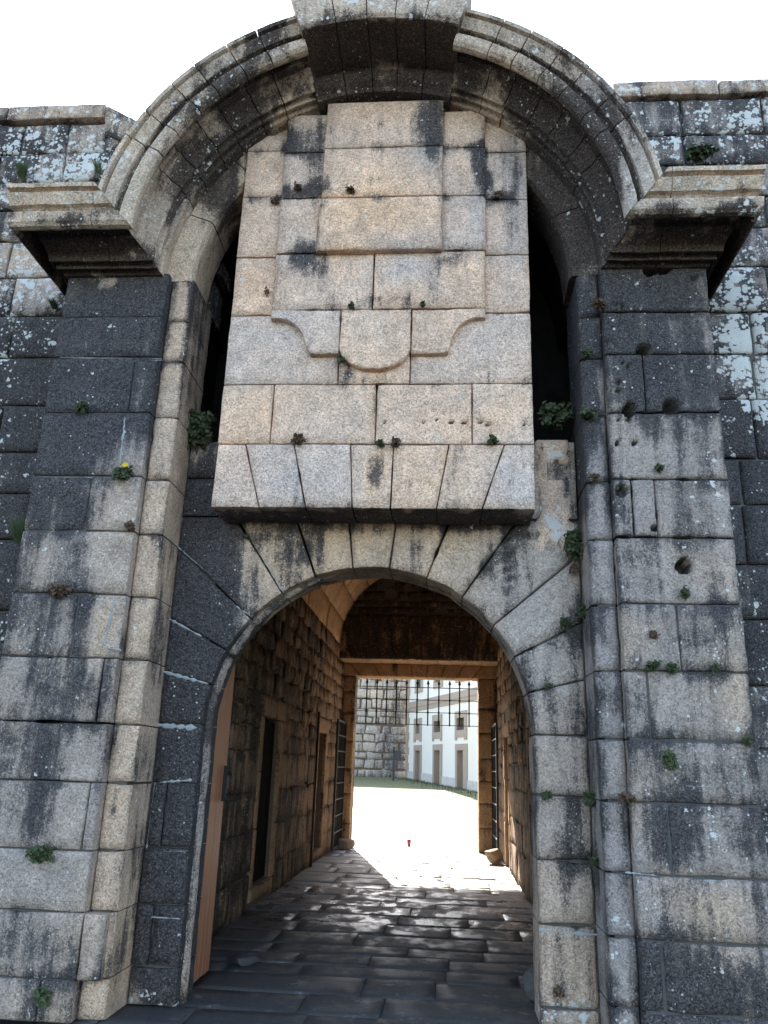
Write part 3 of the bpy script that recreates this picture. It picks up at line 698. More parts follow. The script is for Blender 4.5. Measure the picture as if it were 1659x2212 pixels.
XPL, XPR = -1.775, .66
def X(px, py): return at(px, py, YA)[0]
hol = lambda x0, x1, z0, z1: any(x0 < h[0] < x1 and z0 < h[2] < z1 and abs(h[1] + .4) < .01 for h in HOLES)
for a, b in zip([XPL, X(588, 890), X(812, 890), X(1020, 890)], [X(588, 890), X(812, 890), X(1020, 890), XPR]):
    rectY('stone', pan, a, b, zrow[0], zrow[1], YA, .2, PM, w_pan, holes=hol(a, b, zrow[0], zrow[1]), bevel=.008, gap=.003)
for a, b in zip([XPL, X(733, 750), X(887, 750)], [X(733, 750), X(887, 750), XPR]): rectY('stone', pan, a, b, zrow[1], zrow[2], YA, .2, PM, w_pan, bevel=.008, gap=.003)
xa, xb = X(598, 600), X(1048, 600)
for k in range(2, 6):
    za, zb_ = zrow[k], zrow[k + 1]
    if k == 5: zl = [zrow[5], 6.50]; 
    rectY('stone', pan, XPL, xa + .05, za, min(zb_, 6.9), YA, .2, PM, w_pan, bevel=.008, gap=.003)
for a, b in zip([zrow[2], at(1100, 550, YA)[1], at(1100, 430, YA)[1], at(1100, 328, YA)[1]], [at(1100, 550, YA)[1], at(1100, 430, YA)[1], at(1100, 328, YA)[1], 7.02]):
    rectY('stone', pan, xb - .05, XPR, a, b, YA, .2, PM, w_pan, bevel=.008, gap=.003)
# second layer
def B(px, py): return at(px, py, YB)
bz = [B(800, 668)[1], B(800, 544)[1]]
xbl, xbr = B(588, 620)[0], B(1050, 620)[0]; xm = B(806, 620)[0]
rectY('stone', pan, xbl, xm, bz[0], bz[1], YB, .1, PM, w_pan, bevel=.010, gap=.004); rectY('stone', pan, xm, xbr, bz[0], bz[1], YB, .1, PM, w_pan, bevel=.010, gap=.004)
xcl, xcr = B(697, 400)[0] + .04, B(958, 400)[0] - .04
xbl2, xbr2 = B(606, 430)[0], B(1050, 430)[0]
for (x0, x1, zs) in ((xbl2, xcl, [bz[1], B(650, 428)[1], B(650, 330)[1], 7.05]), (xcr, xbr2, [bz[1], B(1000, 422)[1], B(1000, 318)[1], 7.05])):
    for k in range(len(zs) - 1): rectY('stone', pan, x0, x1, zs[k], zs[k + 1], YB, .1, PM, w_pan, bevel=.008, gap=.003)
# third layer: plaques
cc = lambda px, py: at(px, py, YC)
zc = [cc(820, 540)[1], cc(820, 424)[1], cc(820, 318)[1], 7.12]
rectY('plaque', pan, cc(685, 480)[0], cc(957, 480)[0], zc[0], zc[1], YC - .012, .12, PM, w_pan, bevel=.016, gap=.004)
rectY('plaque', pan, cc(697, 370)[0], cc(957, 370)[0], zc[1], zc[2], YC, .12, PM, w_pan, bevel=.008, gap=.003)
rectY('plaque', pan, cc(697, 370)[0], cc(957, 370)[0], zc[2], zc[3], YC, .12, PM, w_pan, bevel=.008, gap=.0025)
# scrolled bracket beneath: two concave wings and a round-bottomed centre
def flatshape(name, outline_top, outline_bot, Y, depth):
    """front between two outlines sampled at the same u"""
    t = np.array(outline_top); b = np.array(outline_bot); n = len(t)
    def P(u, v):
        k = np.linspace(0, 1, n)
        tx_, tz_ = np.interp(u, k, t[:, 0]), np.interp(u, k, t[:, 1]); bx2, bz2 = np.interp(u, k, b[:, 0]), np.interp(u, k, b[:, 1])
        return np.stack([lerp(bx2, tx_, v), np.full(len(u), Y), lerp(bz2, tz_, v)], 1)
    N = lambda u, v: np.tile([0., -1., 0.], (len(u), 1))
    L = abs(t[-1, 0] - t[0, 0]); H = (t[:, 1] - b[:, 1]).mean()
    return block(name, pan, P, N, L, H, depth, PM, w_pan, bevel=.008, gap=.003, cell=.022)
zT = bz[0]; z1_ = B(680, 676)[1] ; xL, xq, xs0, xs1, xR0 = B(583, 690)[0], B(663, 740)[0], B(734, 720)[0], B(888, 720)[0], B(1050, 690)[0]
zf = B(690, 765)[1]; zlip = B(590, 688)[1]
def wing(xo, xq, xs, mirror):
    n = 24; top = []; bot = []
    for i in range(n + 1):
        u = i / n
        x = lerp(xo, xs, u); top.append((x, zT))
        f = (x - xo) / (xq - xo)
        if f < 1:
            # lip then concave quarter ring
            g_ = min(max((f - .12) / .88, 0), 1); z = zlip - (zlip - zf) * (1 - math.sqrt(max(0, 1 - g_ ** 2.2))) if g_ > 0 else zlip
        else: z = zf
        bot.append((x, z))
    if mirror: top = top[::-1]; bot = bot[::-1]
    return top, bot
t, b = wing(xL, xq, xs0, False); flatshape('bracket_wing', t, b, YB, .10)
t, b = wing(xR0, B(970, 740)[0], xs1, True); flatshape('bracket_wing', t, b, YB, .10)
top = []; bot = []; zm_ = B(811, 798)[1]; zs_ = B(740, 752)[1]
for i in range(31):
    u = i / 30; x = lerp(xs0, xs1, u); top.append((x, zT)); c = 2 * u - 1; bot.append((x, zm_ + (zs_ - zm_) * (1 - math.sqrt(max(0, 1 - c * c))) ))
flatshape('round_boss', top, bot, YB - .006, .10)

# --- wooden door leaf folded against the left side
door = MB(); xd = -1.83; yA, yB_ = .43, .95
dr = None
planks = 5
frame = MB(); frame.box(xd - .075, xd - .03, yA, yB_ + .0, .05, 2.75)
dr = frame.build('wooden_door', M['doorback'], gate)
for k in range(planks):
    y0 = lerp(yA, yB_, k / planks) + .006; y1 = lerp(yA, yB_, (k + 1) / planks) - .006
    p_ = MB(); p_.box(xd - .03, xd, y0, y1, .03, 2.78); p_.build('plank', M['wood'], dr)
hb = MB(); hb.box(xd, xd + .03, .86, .90, 1.28, 1.56); hb.tube([(xd + .02, .88, 1.30), (xd + .06, .88, 1.29), (xd + .07, .96, 1.285)], .014); hb.tube([(xd + .02, .88, 1.50), (xd + .05, .93, 1.49), (xd + .04, .96, 1.50), (xd + .02, .95, 1.52)], .010)
hb.build('door_handle', M['iron'], dr)

# ------------------------------------------------------------------ rampart walls either side
w_cl = Stain((.68, .22, .28), [
    (50, 300, 60, 60, -.05, 0, .25), (150, 370, 90, 50, -.1, 0, .45), (230, 300, 40, 50, -.2, 0, .3), (60, 330, 40, 40, .2), (50, 560, 60, 40, -.4, .4, .2), (80, 610, 60, 60, -.4, -.3, .25), (20, 640, 50, 40, -.1, 0, .3),
    (60, 820, 90, 130, .45, -.3, -.12), (10, 740, 20, 60, 0, 0, .4), (60, 930, 60, 50, .45, 0, -.2), (40, 1100, 60, 130, .35, -.2, -.2), (20, 1350, 40, 200, .3, 0, -.2)], Y=.15, vary=.12)
w_cr = Stain((.66, .2, .26), [
    (1520, 270, 120, 50, -.1, 0, .15), (1460, 300, 60, 60, -.15, -.2, .1), (1620, 260, 40, 40, 0, 0, .5), (1600, 640, 40, 60, 0, 0, .6), (1615, 760, 40, 110, -.1, 0, .75), (1640, 850, 40, 60, 0, 0, .6), (1560, 700, 30, 60, 0, 0, .3),
    (1600, 930, 50, 60, .5, .2, -.2), (1630, 1100, 50, 200, .4, -.2, -.25), (1640, 1350, 40, 150, .4, 0, -.12), (1650, 1480, 30, 30, -.1, 0, .3)], Y=.15, vary=.12)
def rampart(side):
    lab = ('lichen-blotched rampart wall left of the gateway, black below its cornice and topped with thin coping stones' if side == 0 else
           'rampart wall right of the gateway with big white lichen patches beside the pilaster')
    x0, x1 = (-14., -2.95) if side == 0 else (1.80, 14.)
    t = thing('rampart_wall', lab, 'wall', ((x0 + x1) / 2, .15, 0))
    xin = -2.55 if side == 0 else 1.4
    wt = w_cl if side == 0 else w_cr
    core = MB(); a, b = (x0, XL - .3) if side == 0 else (XR + .3, x1)
    core.box(a, b, .95, 11.9, -.1, 7.60); core.box(*( (a, -2.6) if side == 0 else (1.45, b)), .19, 1.0, -.1, 7.60)
    core.build('masonry_core', M['mortar'], t)
    zs = [0, .45, .9, 1.35, 1.82, 2.25, 2.70, 3.30, 3.71, 4.09, 4.53, 5.01, 5.44, 5.85, 6.25, 6.6, 6.92, 7.28, 7.645] if side == 0 else [0, .45, .9, 1.35, 1.80, 2.25, 2.74, 3.17, 3.66, 4.05, 4.58, 5.0, 5.40, 5.85, 6.25, 6.58, 6.95, 7.28, 7.695]
    lo, hi = (-5.4, -3.0) if side == 0 else (1.85, 4.4)
    for k in range(len(zs) - 1):
        l_, h_ = (lo, hi) if zs[k] < 5.6 else ((-5.4, -2.2) if side == 0 else (1.1, 4.4))
        x = l_ - random.uniform(0, .4)
        while x < h_:
            xe = x + random.uniform(.5, 1.1) * (1. if zs[k] < 5.8 else .75)
            rectY('stone', t, x, xe, zs[k], zs[k + 1], .15, .3, M['granite'] if side == 0 else M['right'], wt, bevel=.02, rough=.014 if zs[k] < 5.8 else .02, gap=.006, cell=.09, proud=.014)
            x = xe
    w_c = Stain((.38, .45, .3), vary=.15)
    (box('coping_bed', t, -8, -3.45, .2, .9, 7.60, 7.79, M['mortar']) if side == 0 else box('coping_bed', t, 1.5, 8, .2, .9, 7.60, 7.82, M['mortar']))
    zt0, zt1 = (7.65, 7.83) if side == 0 else (7.70, 7.86)
    l_, h_ = (-5.5, at(228, 232, .1)[0]) if side == 0 else (1.55, 4.5)
    x = l_
    while x < h_ - .1:
        xe = min(x + random.uniform(.8, 1.4), h_)
        if h_ - xe < .3: xe = h_
        planeblock('coping_stone', t, (x, .09, zt0 + random.uniform(-.01, .01)), (xe - x, 0, 0), (0, 0, zt1 - zt0 + random.uniform(-.015, .012)), (0, -1, 0), .9, M['granite'], w_c, bevel=.010, gap=.003, rough=.012)
        x = xe
    if side == 0:   # coping slopes down behind the arch
        planeblock('coping_stone', t, (h_, .10, 7.48), (.36, 0, -.22), (0, 0, .34), (0, -1, 0), .9, M['granite'], w_c, bevel=.02, rough=.012)
    return t
ra = rampart(0); rb = rampart(1)

# ------------------------------------------------------------------ vaulted passage
pas = thing('gate_passage', 'dark barrel-vaulted stone passage behind the entrance arch with rubble side walls', 'passage', (-.53, 6, 0))
VS = 4.0; RV = (XR - XL) / 2; CV = (XR + XL) / 2; YE = 10.5
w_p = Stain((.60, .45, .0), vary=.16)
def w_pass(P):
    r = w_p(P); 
    r[:, 0] += np.clip((3.5 - P[:, 1]) * .06, 0, .25) ; r[:, 0] -= np.clip((P[:, 1] - 7) * .12, 0, .3); return r  # darker at the gate, lighter at the far end: light falloff painted in
core = MB(); core.box(XL - .5, XR + .5, .95, 11.3, VS + RV + .12, 7.6)
core.box(XL - .5, XR + .5, .95, 1.6, VS + RV + .0, 7.6); core.build('passage_roof_core', M['mortar'], pas)
def sidewall(X_, nx_, openings, dens):
    root = MB()
    ys_ = sorted([.36, YE + .9] + [v for o in openings for v in o[:2]])
    # backing slab with the door openings left free
    for i in range(len(ys_) - 1):
        y0, y1 = ys_[i], ys_[i + 1]; op = [o for o in openings if abs(o[0] - y0) < 1e-6]
        xa_, xb2 = sorted((X_ - nx_ * .03, X_ - nx_ * .35))
        if op: root.box(xa_, xb2, y0, y1, op[0][3], VS + .05); root.box(xa_, xb2, y0, y1, 0, op[0][2]) if op[0][2] > .01 else None
        else: root.box(xa_, xb2, y0, y1, 0, VS + .05)
    pw = root.build('passage_wall', M['pmortar'], pas)
    z = 0.0
    while z < VS - .02:
        h = random.uniform(.36, .5) if z < 1.5 else random.uniform(.17, .30)
        z1 = min(z + h, VS); 
        if VS - z1 < .12: z1 = VS
        y_ = .40
        while y_ < YE + .85:
            L = random.uniform(.5, 1.0) if z < 1.5 else random.uniform(.28, .62)
            ye = min(y_ + L * dens, YE + .9)
            blocked = False
            for o in openings:
                m_ = .16
                if ye > o[0] - m_ and y_ < o[1] + m_ and z1 > o[2] - .02 and z < o[3] + .27:
                    if y_ < o[0] - m_ - .12: ye = o[0] - m_
                    else: blocked = True; ye = o[1] + m_
                    break
            if not blocked and ye - y_ > .05:
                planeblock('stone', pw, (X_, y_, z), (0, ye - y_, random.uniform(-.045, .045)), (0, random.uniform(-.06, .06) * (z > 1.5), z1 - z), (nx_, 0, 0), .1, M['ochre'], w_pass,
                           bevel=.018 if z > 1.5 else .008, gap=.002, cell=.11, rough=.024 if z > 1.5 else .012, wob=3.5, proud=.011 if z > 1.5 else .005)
            y_ = ye
        z = z1
    wf_ = Stain((.28, .75, .0), vary=.08)
    for (y0, y1, z0, z1) in openings:
        fr = box('doorway', pw, *sorted((X_ - nx_ * .34, X_ - nx_ * .36)), y0 - .02, y1 + .02, z0, z1 + .02, M['void'])
        planeblock('lintel', pw, (X_ + nx_ * .012, y0 - .18, z1), (0, y1 - y0 + .42, 0), (0, 0, .25), (nx_, 0, 0), .3, M['ochre'], wf_, rough=.006)
        for yy in (y0 - .16, y1):
            zz = z0
            for q in range(3):
                ze = lerp(z0, z1, (q + 1) / 3)
                planeblock('jamb_stone', pw, (X_ + nx_ * .012, yy, zz), (0, .16, 0), (0, 0, ze - zz), (nx_, 0, 0), .3, M['ochre'], wf_, rough=.005); zz = ze
        if z0 > .05: planeblock('sill', pw, (X_ + nx_ * .02, y0 - .1, z0 - .14), (0, y1 - y0 + .2, 0), (0, 0, .14), (nx_, 0, 0), .3, M['ochre'], wf_, rough=.005)
    return pw
pwl = sidewall(XL, 1, [(3.80, 4.82, .22, 2.13), (8.25, 9.06, .20, 2.13)], 1.0)
pwr = sidewall(XR, -1, [(3.85, 4.85, .02, 2.13), (8.35, 9.15, .02, 2.16)], 1.15)
# inner boards of the blocked doorways, near-black in place of the dark inside
for (X_, y0, y1, z0) in ((XL - .09, 3.82, 4.80, .24), (XR + .07, 3.87, 4.83, .02)):
    for k in range(5):
        ya, yb = lerp(y0, y1, k / 5), lerp(y0, y1, (k + 1) / 5) - .008
        box('door_board', pwl if X_ < 0 else pwr, X_, X_ + .02, ya, yb, z0, 2.10, M['void'])
mb = MB(); mb.tube([(XL + .03, 7.93, 0), (XL + .03, 7.93, 2.45)], .02); mb.build('drain_pipe', M['iron'], pas)  # dark vertical line on the wall, modelled as a cable
# vault
def vaultP(a0, a1, y0, y1):
    def P(u, v):
        a = np.radians(lerp(a0, a1, u)); return np.stack([CV + RV * np.cos(a), lerp(y0, y1, v), VS + RV * np.sin(a)], 1)
    def N(u, v):
        a = np.radians(lerp(a0, a1, u)); return np.stack([-np.cos(a), np.zeros(len(u)), -np.sin(a)], 1)
    return P, N
V = []; F = []
for i in range(25):
    a = math.pi * i / 24
    for yy in (.86, YE + .2): V.append((CV + (RV + .035) * math.cos(a), yy, VS + (RV + .035) * math.sin(a)))
for i in range(24): F.append((2 * i, 2 * i + 1, 2 * i + 3, 2 * i + 2))
vb = mesh_obj('barrel_vault', V, F, M['mortar'], pas)
na = 11; w_v = Stain((.10, .9, .0), vary=.12)
for i in range(na):
    a0, a1 = 180 * i / na, 180 * (i + 1) / na; y_ = .86 - random.uniform(0, .4)
    while y_ < YE:
        ye = y_ + random.uniform(.75, 1.15)
        y0c = max(y_, .86); y1c = min(ye, YE)
        if y1c - y0c > .1:
            P, N = vaultP(a0, a1, y0c, y1c); block('vault_stone', vb, P, N, RV * math.radians(a1 - a0), y1c - y0c, .03, M['vaultst'], w_v, bevel=.010, gap=.005, cell=.16, rough=.005)
        y_ = ye
# far wall of the passage: flat arch over a recessed lintel
far = box('inner_gateway', pas, XL - .3, -1.93, 11.33, 11.78, 0, 3.9, M['mortar'])
box('backing', far, .74, XR + .35, 11.33, 11.78, 0, 3.9, M['mortar']); box('backing', far, -2.2, 1.2, 11.33, 11.78, 3.45, 4.2, M['mortar'])
box('backing', far, XL - .2, XR + .2, YE + .03, 11.9, 3.76, 6.3, M['mortar'])
w_f = Stain((.82, .6, .0), vary=.12); zl0 = 3.70; zl1 = 4.62
_wf0 = w_f
def w_f(P):
    r_ = _wf0(P); u = ((P[:, 1] > YE + .03) & (P[:, 2] < zl0 + .03)).astype(float); r_[:, 0] -= u * .7; r_[:, 1] += u * .4; return r_  # undersides paler and warmer: the lit band below the lintel is painted
bot_px = [155, 265, 370, 485, 595, 720, 820, 955, 1070, 1190, 1315, 1415]
xb_ = [at(691 + p * .2667, 1424, YE)[0] for p in bot_px]; xb_[0] = XL - .02; xb_[-1] = XR + .02; cmid = -.53
for i in range(11):
    f = lambda x: cmid + (x - cmid) * 1.22
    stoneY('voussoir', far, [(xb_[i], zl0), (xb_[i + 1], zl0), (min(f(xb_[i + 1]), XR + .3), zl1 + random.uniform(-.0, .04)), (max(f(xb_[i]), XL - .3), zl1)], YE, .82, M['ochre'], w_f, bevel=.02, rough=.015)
w_r = Stain((.9, .5, .0), vary=.1); z = zl1 + .02
while z < VS + RV + .1:
    h = random.uniform(.12, .2); x = XL - .1
    while x < XR:
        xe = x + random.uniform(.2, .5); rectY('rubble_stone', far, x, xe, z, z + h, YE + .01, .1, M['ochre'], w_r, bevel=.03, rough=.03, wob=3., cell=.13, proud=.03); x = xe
    z += h
xl_ = [XL, -1.80, -1.37, -1.03, -.70, -.40, -.08, .24, .58, XR]
for i in range(9):
    o_ = .07 * (i - 4.5); o2 = .07 * (i + 1 - 4.5)
    stoneY('lintel_stone', far, [(max(xl_[i], XL), 3.43), (min(xl_[i + 1], XR), 3.43), (min(xl_[i + 1] + o2, XR + .1), 3.74), (max(xl_[i] + o_, XL - .1), 3.74)], 11.3, .5, M['ochre'], w_f, bevel=.012)
for (xa2, xb3) in ((XL, -1.90), (.71, XR)):
    zz = 0
    while zz < 3.42:
        ze = min(zz + random.uniform(.42, .62), 3.43)
        if 3.43 - ze < .2: ze = 3.43
        rectY('jamb_stone', far, xa2, xb3, zz, ze, 11.3, .5, M['ochre'], Stain((.30, .75, .0), vary=.1), bevel=.012); zz = ze
# spear-topped grille
YG = 11.5; gr_ = MB(); hz_ = []
for (pl, pr_) in (((755, 1481), (1040, 1489)), ((755, 1507), (1040, 1516)), ((755, 1534), (1040, 1543)), ((755, 1560.5), (1040, 1570))):
    z_ = (at(*pl, YG)[1] + at(*pr_, YG)[1]) / 2; hz_.append(z_)
gr_.box(-1.93, .74, YG - .006, YG + .006, hz_[0] - .008, hz_[0] + .008)
grille = gr_.build('spear_grille', M['iron'], pas)
for z_ in hz_[1:]: box('rail', grille, -1.93, .74, YG - .006, YG + .006, z_ - .007, z_ + .007, M['iron'])
for p in (377, 459, 539, 618, 701, 787, 875, 963, 1051, 1131, 1208):
    x_ = at(691 + p * .2667, 1525, YG)[0]; b = MB(); zt_ = hz_[0] + .05
    b.tube([(x_, YG - .02, hz_[3] - .02), (x_, YG - .02, zt_)], .016, 6)
    b.tube([(x_, YG - .02, zt_), (x_, YG - .02, zt_ + .035), (x_, YG - .02, zt_ + .12)], [.014, .034, .002], 6)
    for z_ in hz_[1:3]: b.tube([(x_, YG - .02, z_ - .022), (x_, YG - .02, z_ + .022)], .022, 6)
    b.build('spear_bar', M['iron'], grille)
# open iron gate leaves
for (X_, y0, y1, zt_, zz0) in ((-2.07, 9.95, 11.28, 2.45, .06), (1.0, 9.80, 11.28, 2.46, .08)):
    f = MB()
    f.box(X_ - .02, X_ + .02, y0 - .02, y0 + .03, zz0, zt_); f.box(X_ - .02, X_ + .02, y1 - .03, y1, zz0, zt_)
    f.box(X_ - .018, X_ + .018, y0, y1, zz0, zz0 + .04); f.box(X_ - .018, X_ + .018, y0, y1, zt_ - .04, zt_)
    lf = f.build('iron_gate_leaf', M['iron'], pas)
    for k in range(1, 8): z_ = lerp(zz0, zt_, k / 8); box('rail', lf, X_ - .022, X_ + .022, y0, y1, z_ - .012, z_ + .012, M['iron'])
    for k in range(1, 7):
        y_ = lerp(y0, y1, k / 7); b = MB(); b.tube([(X_, y_, zz0), (X_, y_, zt_ - .02)], .011, 6); b.build('bar', M['iron'], lf)

# ------------------------------------------------------------------ courtyard beyond
def lx(px, Y): return at(px, 1600, Y)[0]
A = np.array([lx(880, 43.5), 43.5]); Bp = np.array([lx(1032, 32.6), 32.6]); dirb = (Bp - A) / np.linalg.norm(Bp - A); nb = np.array([-abs(dirb[1]), -abs(dirb[0])]); nb /= np.linalg.norm(nb)
def onB(px, py):
    r = ray(px, py); o = np.array([0., -D]); d2 = np.array([r[0], r[1]])
    # o + t d2 = A + s dirb
    m = np.array([[d2[0], -dirb[0]], [d2[1], -dirb[1]]]); t, s = np.linalg.solve(m, A - o); return s, CH + r[2] * t
def z4(a, b): return (1350 + a * .36166) / 1.80832, (2600 + b * .36166) / 1.80832
bld = thing('white_building', 'white limewashed barrack block across the courtyard with stone-framed doors and small windows', 'building', (A[0], A[1], gz(A[1])))
def prism(name, s0, s1, z0, z1, out, inn, mat, parent, sub=1):
    V = []
    for s in (s0, s1):
        for o_ in (out, -inn):
            for z in (z0, z1): p = A + dirb * s + nb * o_; V.append((p[0], p[1], z))
    F = [(0, 1, 3, 2), (4, 6, 7, 5), (0, 4, 5, 1), (2, 3, 7, 6), (0, 2, 6, 4), (1, 5, 7, 3)]
    return mesh_obj(name, V, F, mat, parent)
SB = 26.; HB = 10.2
# openings
ops = []
for fr, op in (((740, 858, 822, 1275), (757, 918, 805, 1275)), ((945, 850, 1045, 1312), (960, 915, 1022, 1312)), ((1190, 845, 1320, 1345), (1210, 915, 1275, 1345)),
               ((742, 570, 825, 815), (762, 628, 806, 738)), ((942, 530, 1045, 805), (958, 600, 1028, 720)), ((1187, 490, 1315, 790), (1205, 565, 1285, 695))):
    f0 = onB(*z4(fr[0], (fr[1] + fr[3]) / 2)); f1 = onB(*z4(fr[2], (fr[1] + fr[3]) / 2)); fm = (fr[0] + fr[2]) / 2
    zt_, zb_ = onB(*z4(fm, fr[1]))[1], onB(*z4(fm, fr[3]))[1]; om = (op[0] + op[2]) / 2
    o0 = onB(*z4(op[0], (op[1] + op[3]) / 2))[0]; o1 = onB(*z4(op[2], (op[1] + op[3]) / 2))[0]; ot, ob = onB(*z4(om, op[1]))[1], onB(*z4(om, op[3]))[1]
    ops.append((f0[0], f1[0], zb_, zt_, o0, o1, ob, ot))
doors, wins = ops[:3], ops[3:]
base = gz(40) - .4
cut = []
for d, w in zip(doors, wins): cut.append((min(d[4], w[4]), max(d[5], w[5]), d, w))
bw = None; s_prev = 0.
segs = MB()
def addp(mb, s0, s1, z0, z1, out, inn):
    b = len(mb.V)
    for s in (s0, s1):
        for o_ in (out, -inn):
            for z in (z0, z1): p = A + dirb * s + nb * o_; mb.V.append((p[0], p[1], z))
    mb.F += [tuple(b + i for i in f) for f in [(0, 1, 3, 2), (4, 6, 7, 5), (0, 4, 5, 1), (2, 3, 7, 6), (0, 2, 6, 4), (1, 5, 7, 3)]]
for (c0, c1, d, w) in cut:
    addp(segs, s_prev, c0, base, HB, 0, .5)
    addp(segs, c0, c1, d[7], w[6], 0, .5); addp(segs, c0, c1, w[7], HB, 0, .5)
    s_prev = c1
addp(segs, s_prev, SB, base, HB, 0, .5); addp(segs, 0, SB, base, HB, -.45, 8.)
wall_b = segs.build('wall', M['plaster'], bld)
for d in doors:
    fr = prism('door', d[4], d[5], base, d[7], -.38, .41, M['door_grey'], bld)
    prism('lintel', d[0], d[1], d[7], d[3], .05, .3, M['frame'], fr)
    hgt = d[7] - gz(38)
    for (s0, s1) in ((d[0], d[4]), (d[5], d[1])):
        prism('jamb', s0, s1, base, d[7], .045, .4, M['frame'], fr)
for w in wins:
    fr = prism('window', w[4], w[5], w[6], w[7], -.34, .37, M['glass'], bld)
    prism('lintel', w[0], w[1], w[7], w[3], .05, .3, M['frame'], fr); prism('sill', w[0], w[1], w[2] + .08, w[6], .05, .3, M['frame'], fr)
    for (s0, s1) in ((w[0], w[4]), (w[5], w[1])): prism('jamb', s0, s1, w[6], w[7], .045, .4, M['frame'], fr); prism('apron_foot', s0, s1, w[2] - .05, w[2] + .08, .045, .2, M['frame'], fr)
    for k in (1, 2): s_ = lerp(w[4], w[5], k / 3); prism('bar', s_ - .012, s_ + .012, w[6], w[7], -.20, .23, M['iron'], fr)
    zz = (w[6] + w[7]) / 2; prism('bar', w[4], w[5], zz - .012, zz + .012, -.19, .22, M['iron'], fr)
zb0 = onB(*z4(700, 462))[1]; zb1 = onB(*z4(700, 398))[1]
prism('belt_course', -.1, SB, zb0 + .0, zb1, .06, .1, M['frame'], bld); prism('belt_moulding', -.1, SB, zb0 - .24, zb0 - .003, .03, .1, M['frame'], bld)
prism('roof_parapet', -.2, SB, HB - .003, HB + .5, .15, 8., M['frame'], bld)
# upper windows, mostly above the lintel of the passage
for d in doors:
    fr = prism('window', d[4], d[5], zb1 + .75, zb1 + 2.1, .02, .1, M['glass'], bld); prism('sill', d[0], d[1], zb1 + .45, zb1 + .745, .06, .1, M['frame'], fr)
    for (s0, s1) in ((d[0], d[4]), (d[5], d[1])): prism('jamb', s0, s1, zb1 + .75, zb1 + 2.1, .055, .1, M['frame'], fr)
    prism('lintel', d[0], d[1], zb1 + 2.103, zb1 + 2.45, .06, .1, M['frame'], fr)
    for k in (1, 2, 3): s_ = lerp(d[4], d[5], k / 4); prism('bar', s_ - .015, s_ + .015, zb1 + .75, zb1 + 2.1, .05, .0, M['iron'], fr)
# plinth stones and corner quoins
s_ = 0.
while s_ < SB:
    e = s_ + random.uniform(.7, 1.3)
    if not any(s_ < d[1] and e > d[0] for d in doors):
        zg = gz(A[1] + dirb[1] * s_); prism('plinth_stone', s_ + .01, e - .01, base, zg + .40, .04, .1, M['plinth'], bld); s_ = e
    else:
        dd = [d for d in doors if s_ < d[1] and e > d[0]][0]
        if dd[0] - s_ > .1: zg = gz(A[1] + dirb[1] * s_); prism('plinth_stone', s_ + .01, dd[0] - .01, base, zg + .40, .04, .1, M['plinth'], bld)
        s_ = dd[1]
z = gz(43.5)
k = 0
while z < HB: prism('quoin', -.12, .42 if k % 2 else .26, z + .01, z + .42, .07, .4, M['frame'], bld); z += .43; k += 1

# courtyard rubble wall
cw = thing('courtyard_wall', 'high rough rubble wall at the far left side of the courtyard, meeting the white building', 'wall', (-7, 44, gz(44)))
Yw = 43.9; ZW = 7.35
box('backing', cw, -16, A[0] + .1, Yw + .05, Yw + 1.2, .4, ZW, M['pmortar'])
w_cw = Stain((.35, .45, .1), [(850, 1620, 30, 60, .45, -.2), (800, 1500, 60, 30, -.15, .3), (860, 1520, 18, 40, .35), (780, 1680, 80, 10, .3), (800, 1600, 50, 40, -.05)], Y=Yw, vary=.2)  # pale warm spot paints the light on the upper wall; dark spots are stains
z = gz(44) - .1; rows = 0
xr0 = A[0] - .02
while z < ZW - .1:
    h = random.uniform(.38, .62); x = xr0
    lim = -7.2 if rows < 100 else -6
    while x > lim:
        L = random.uniform(.38, 1.05); xs_ = x - L
        jit = lambda: random.uniform(-.12, .12)
        rot = random.uniform(-.04, .04)
        stoneY('stone', cw, [(xs_ + jit() * .5, z + jit() * .4), (x + jit() * .5, z + jit() * .4 + rot), (x + jit() * .5, min(z + h + jit() * .6, ZW)), (xs_ + jit() * .5, min(z + h + jit() * .6, ZW))], Yw, .12, M['court'], w_cw, bevel=.06, gap=.012, cell=.25, rough=.03, wob=5., proud=.03)
        x = xs_
    z += h; rows += 1
V = []; F = []   # far left stretch of the same wall, out of sight of the passage
for j in range(13):
    for i in range(21): V.append((-16 + 8.85 * i / 20, Yw - random.uniform(0, .04), .4 + (ZW - .4) * j / 12))
for j in range(12):
    for i in range(20): b = j * 21 + i; F.append((b, b + 1, b + 22, b + 21))
mesh_obj('wall_face', V, F, M['court'], cw, w_cw(np.array(V)))

# info stand
x_, = [lx(1350 / 1.808 + 516 * .2, 40.)]
x_ = at(z4(516, 1200)[0], z4(516, 1200)[1], 40.)[0]; zg = gz(40)
st = thing('sign_stand', 'dark metal sign stand on a thin post before the rubble wall', 'sign', (x_, 40, zg))
b = MB(); b.box(x_ - .06, x_ + .06, 39.97, 40.03, zg - .02, zg + 1.75); b.build('post', M['sign'], st)
b = MB(); b.box(x_ + .08, x_ + .42, 39.96, 40.0, zg + 1.15, zg + 1.55); b.box(x_ - .22, x_ + .3, 39.97, 40.0, zg + 1.50, zg + 1.545); b.build('panel', M['sign'], st)

# red cup on the sunlit paving
cxp, cyp = -.72, 12.15
b = MB(); b.tube([(cxp, cyp, .0), (cxp + .0, cyp, .14)], [.034, .045], 14); tag(b.build('plastic_cup', M['red'], None, True), 'small red plastic cup lying out on the sunlit ground beyond the grille', 'cup')

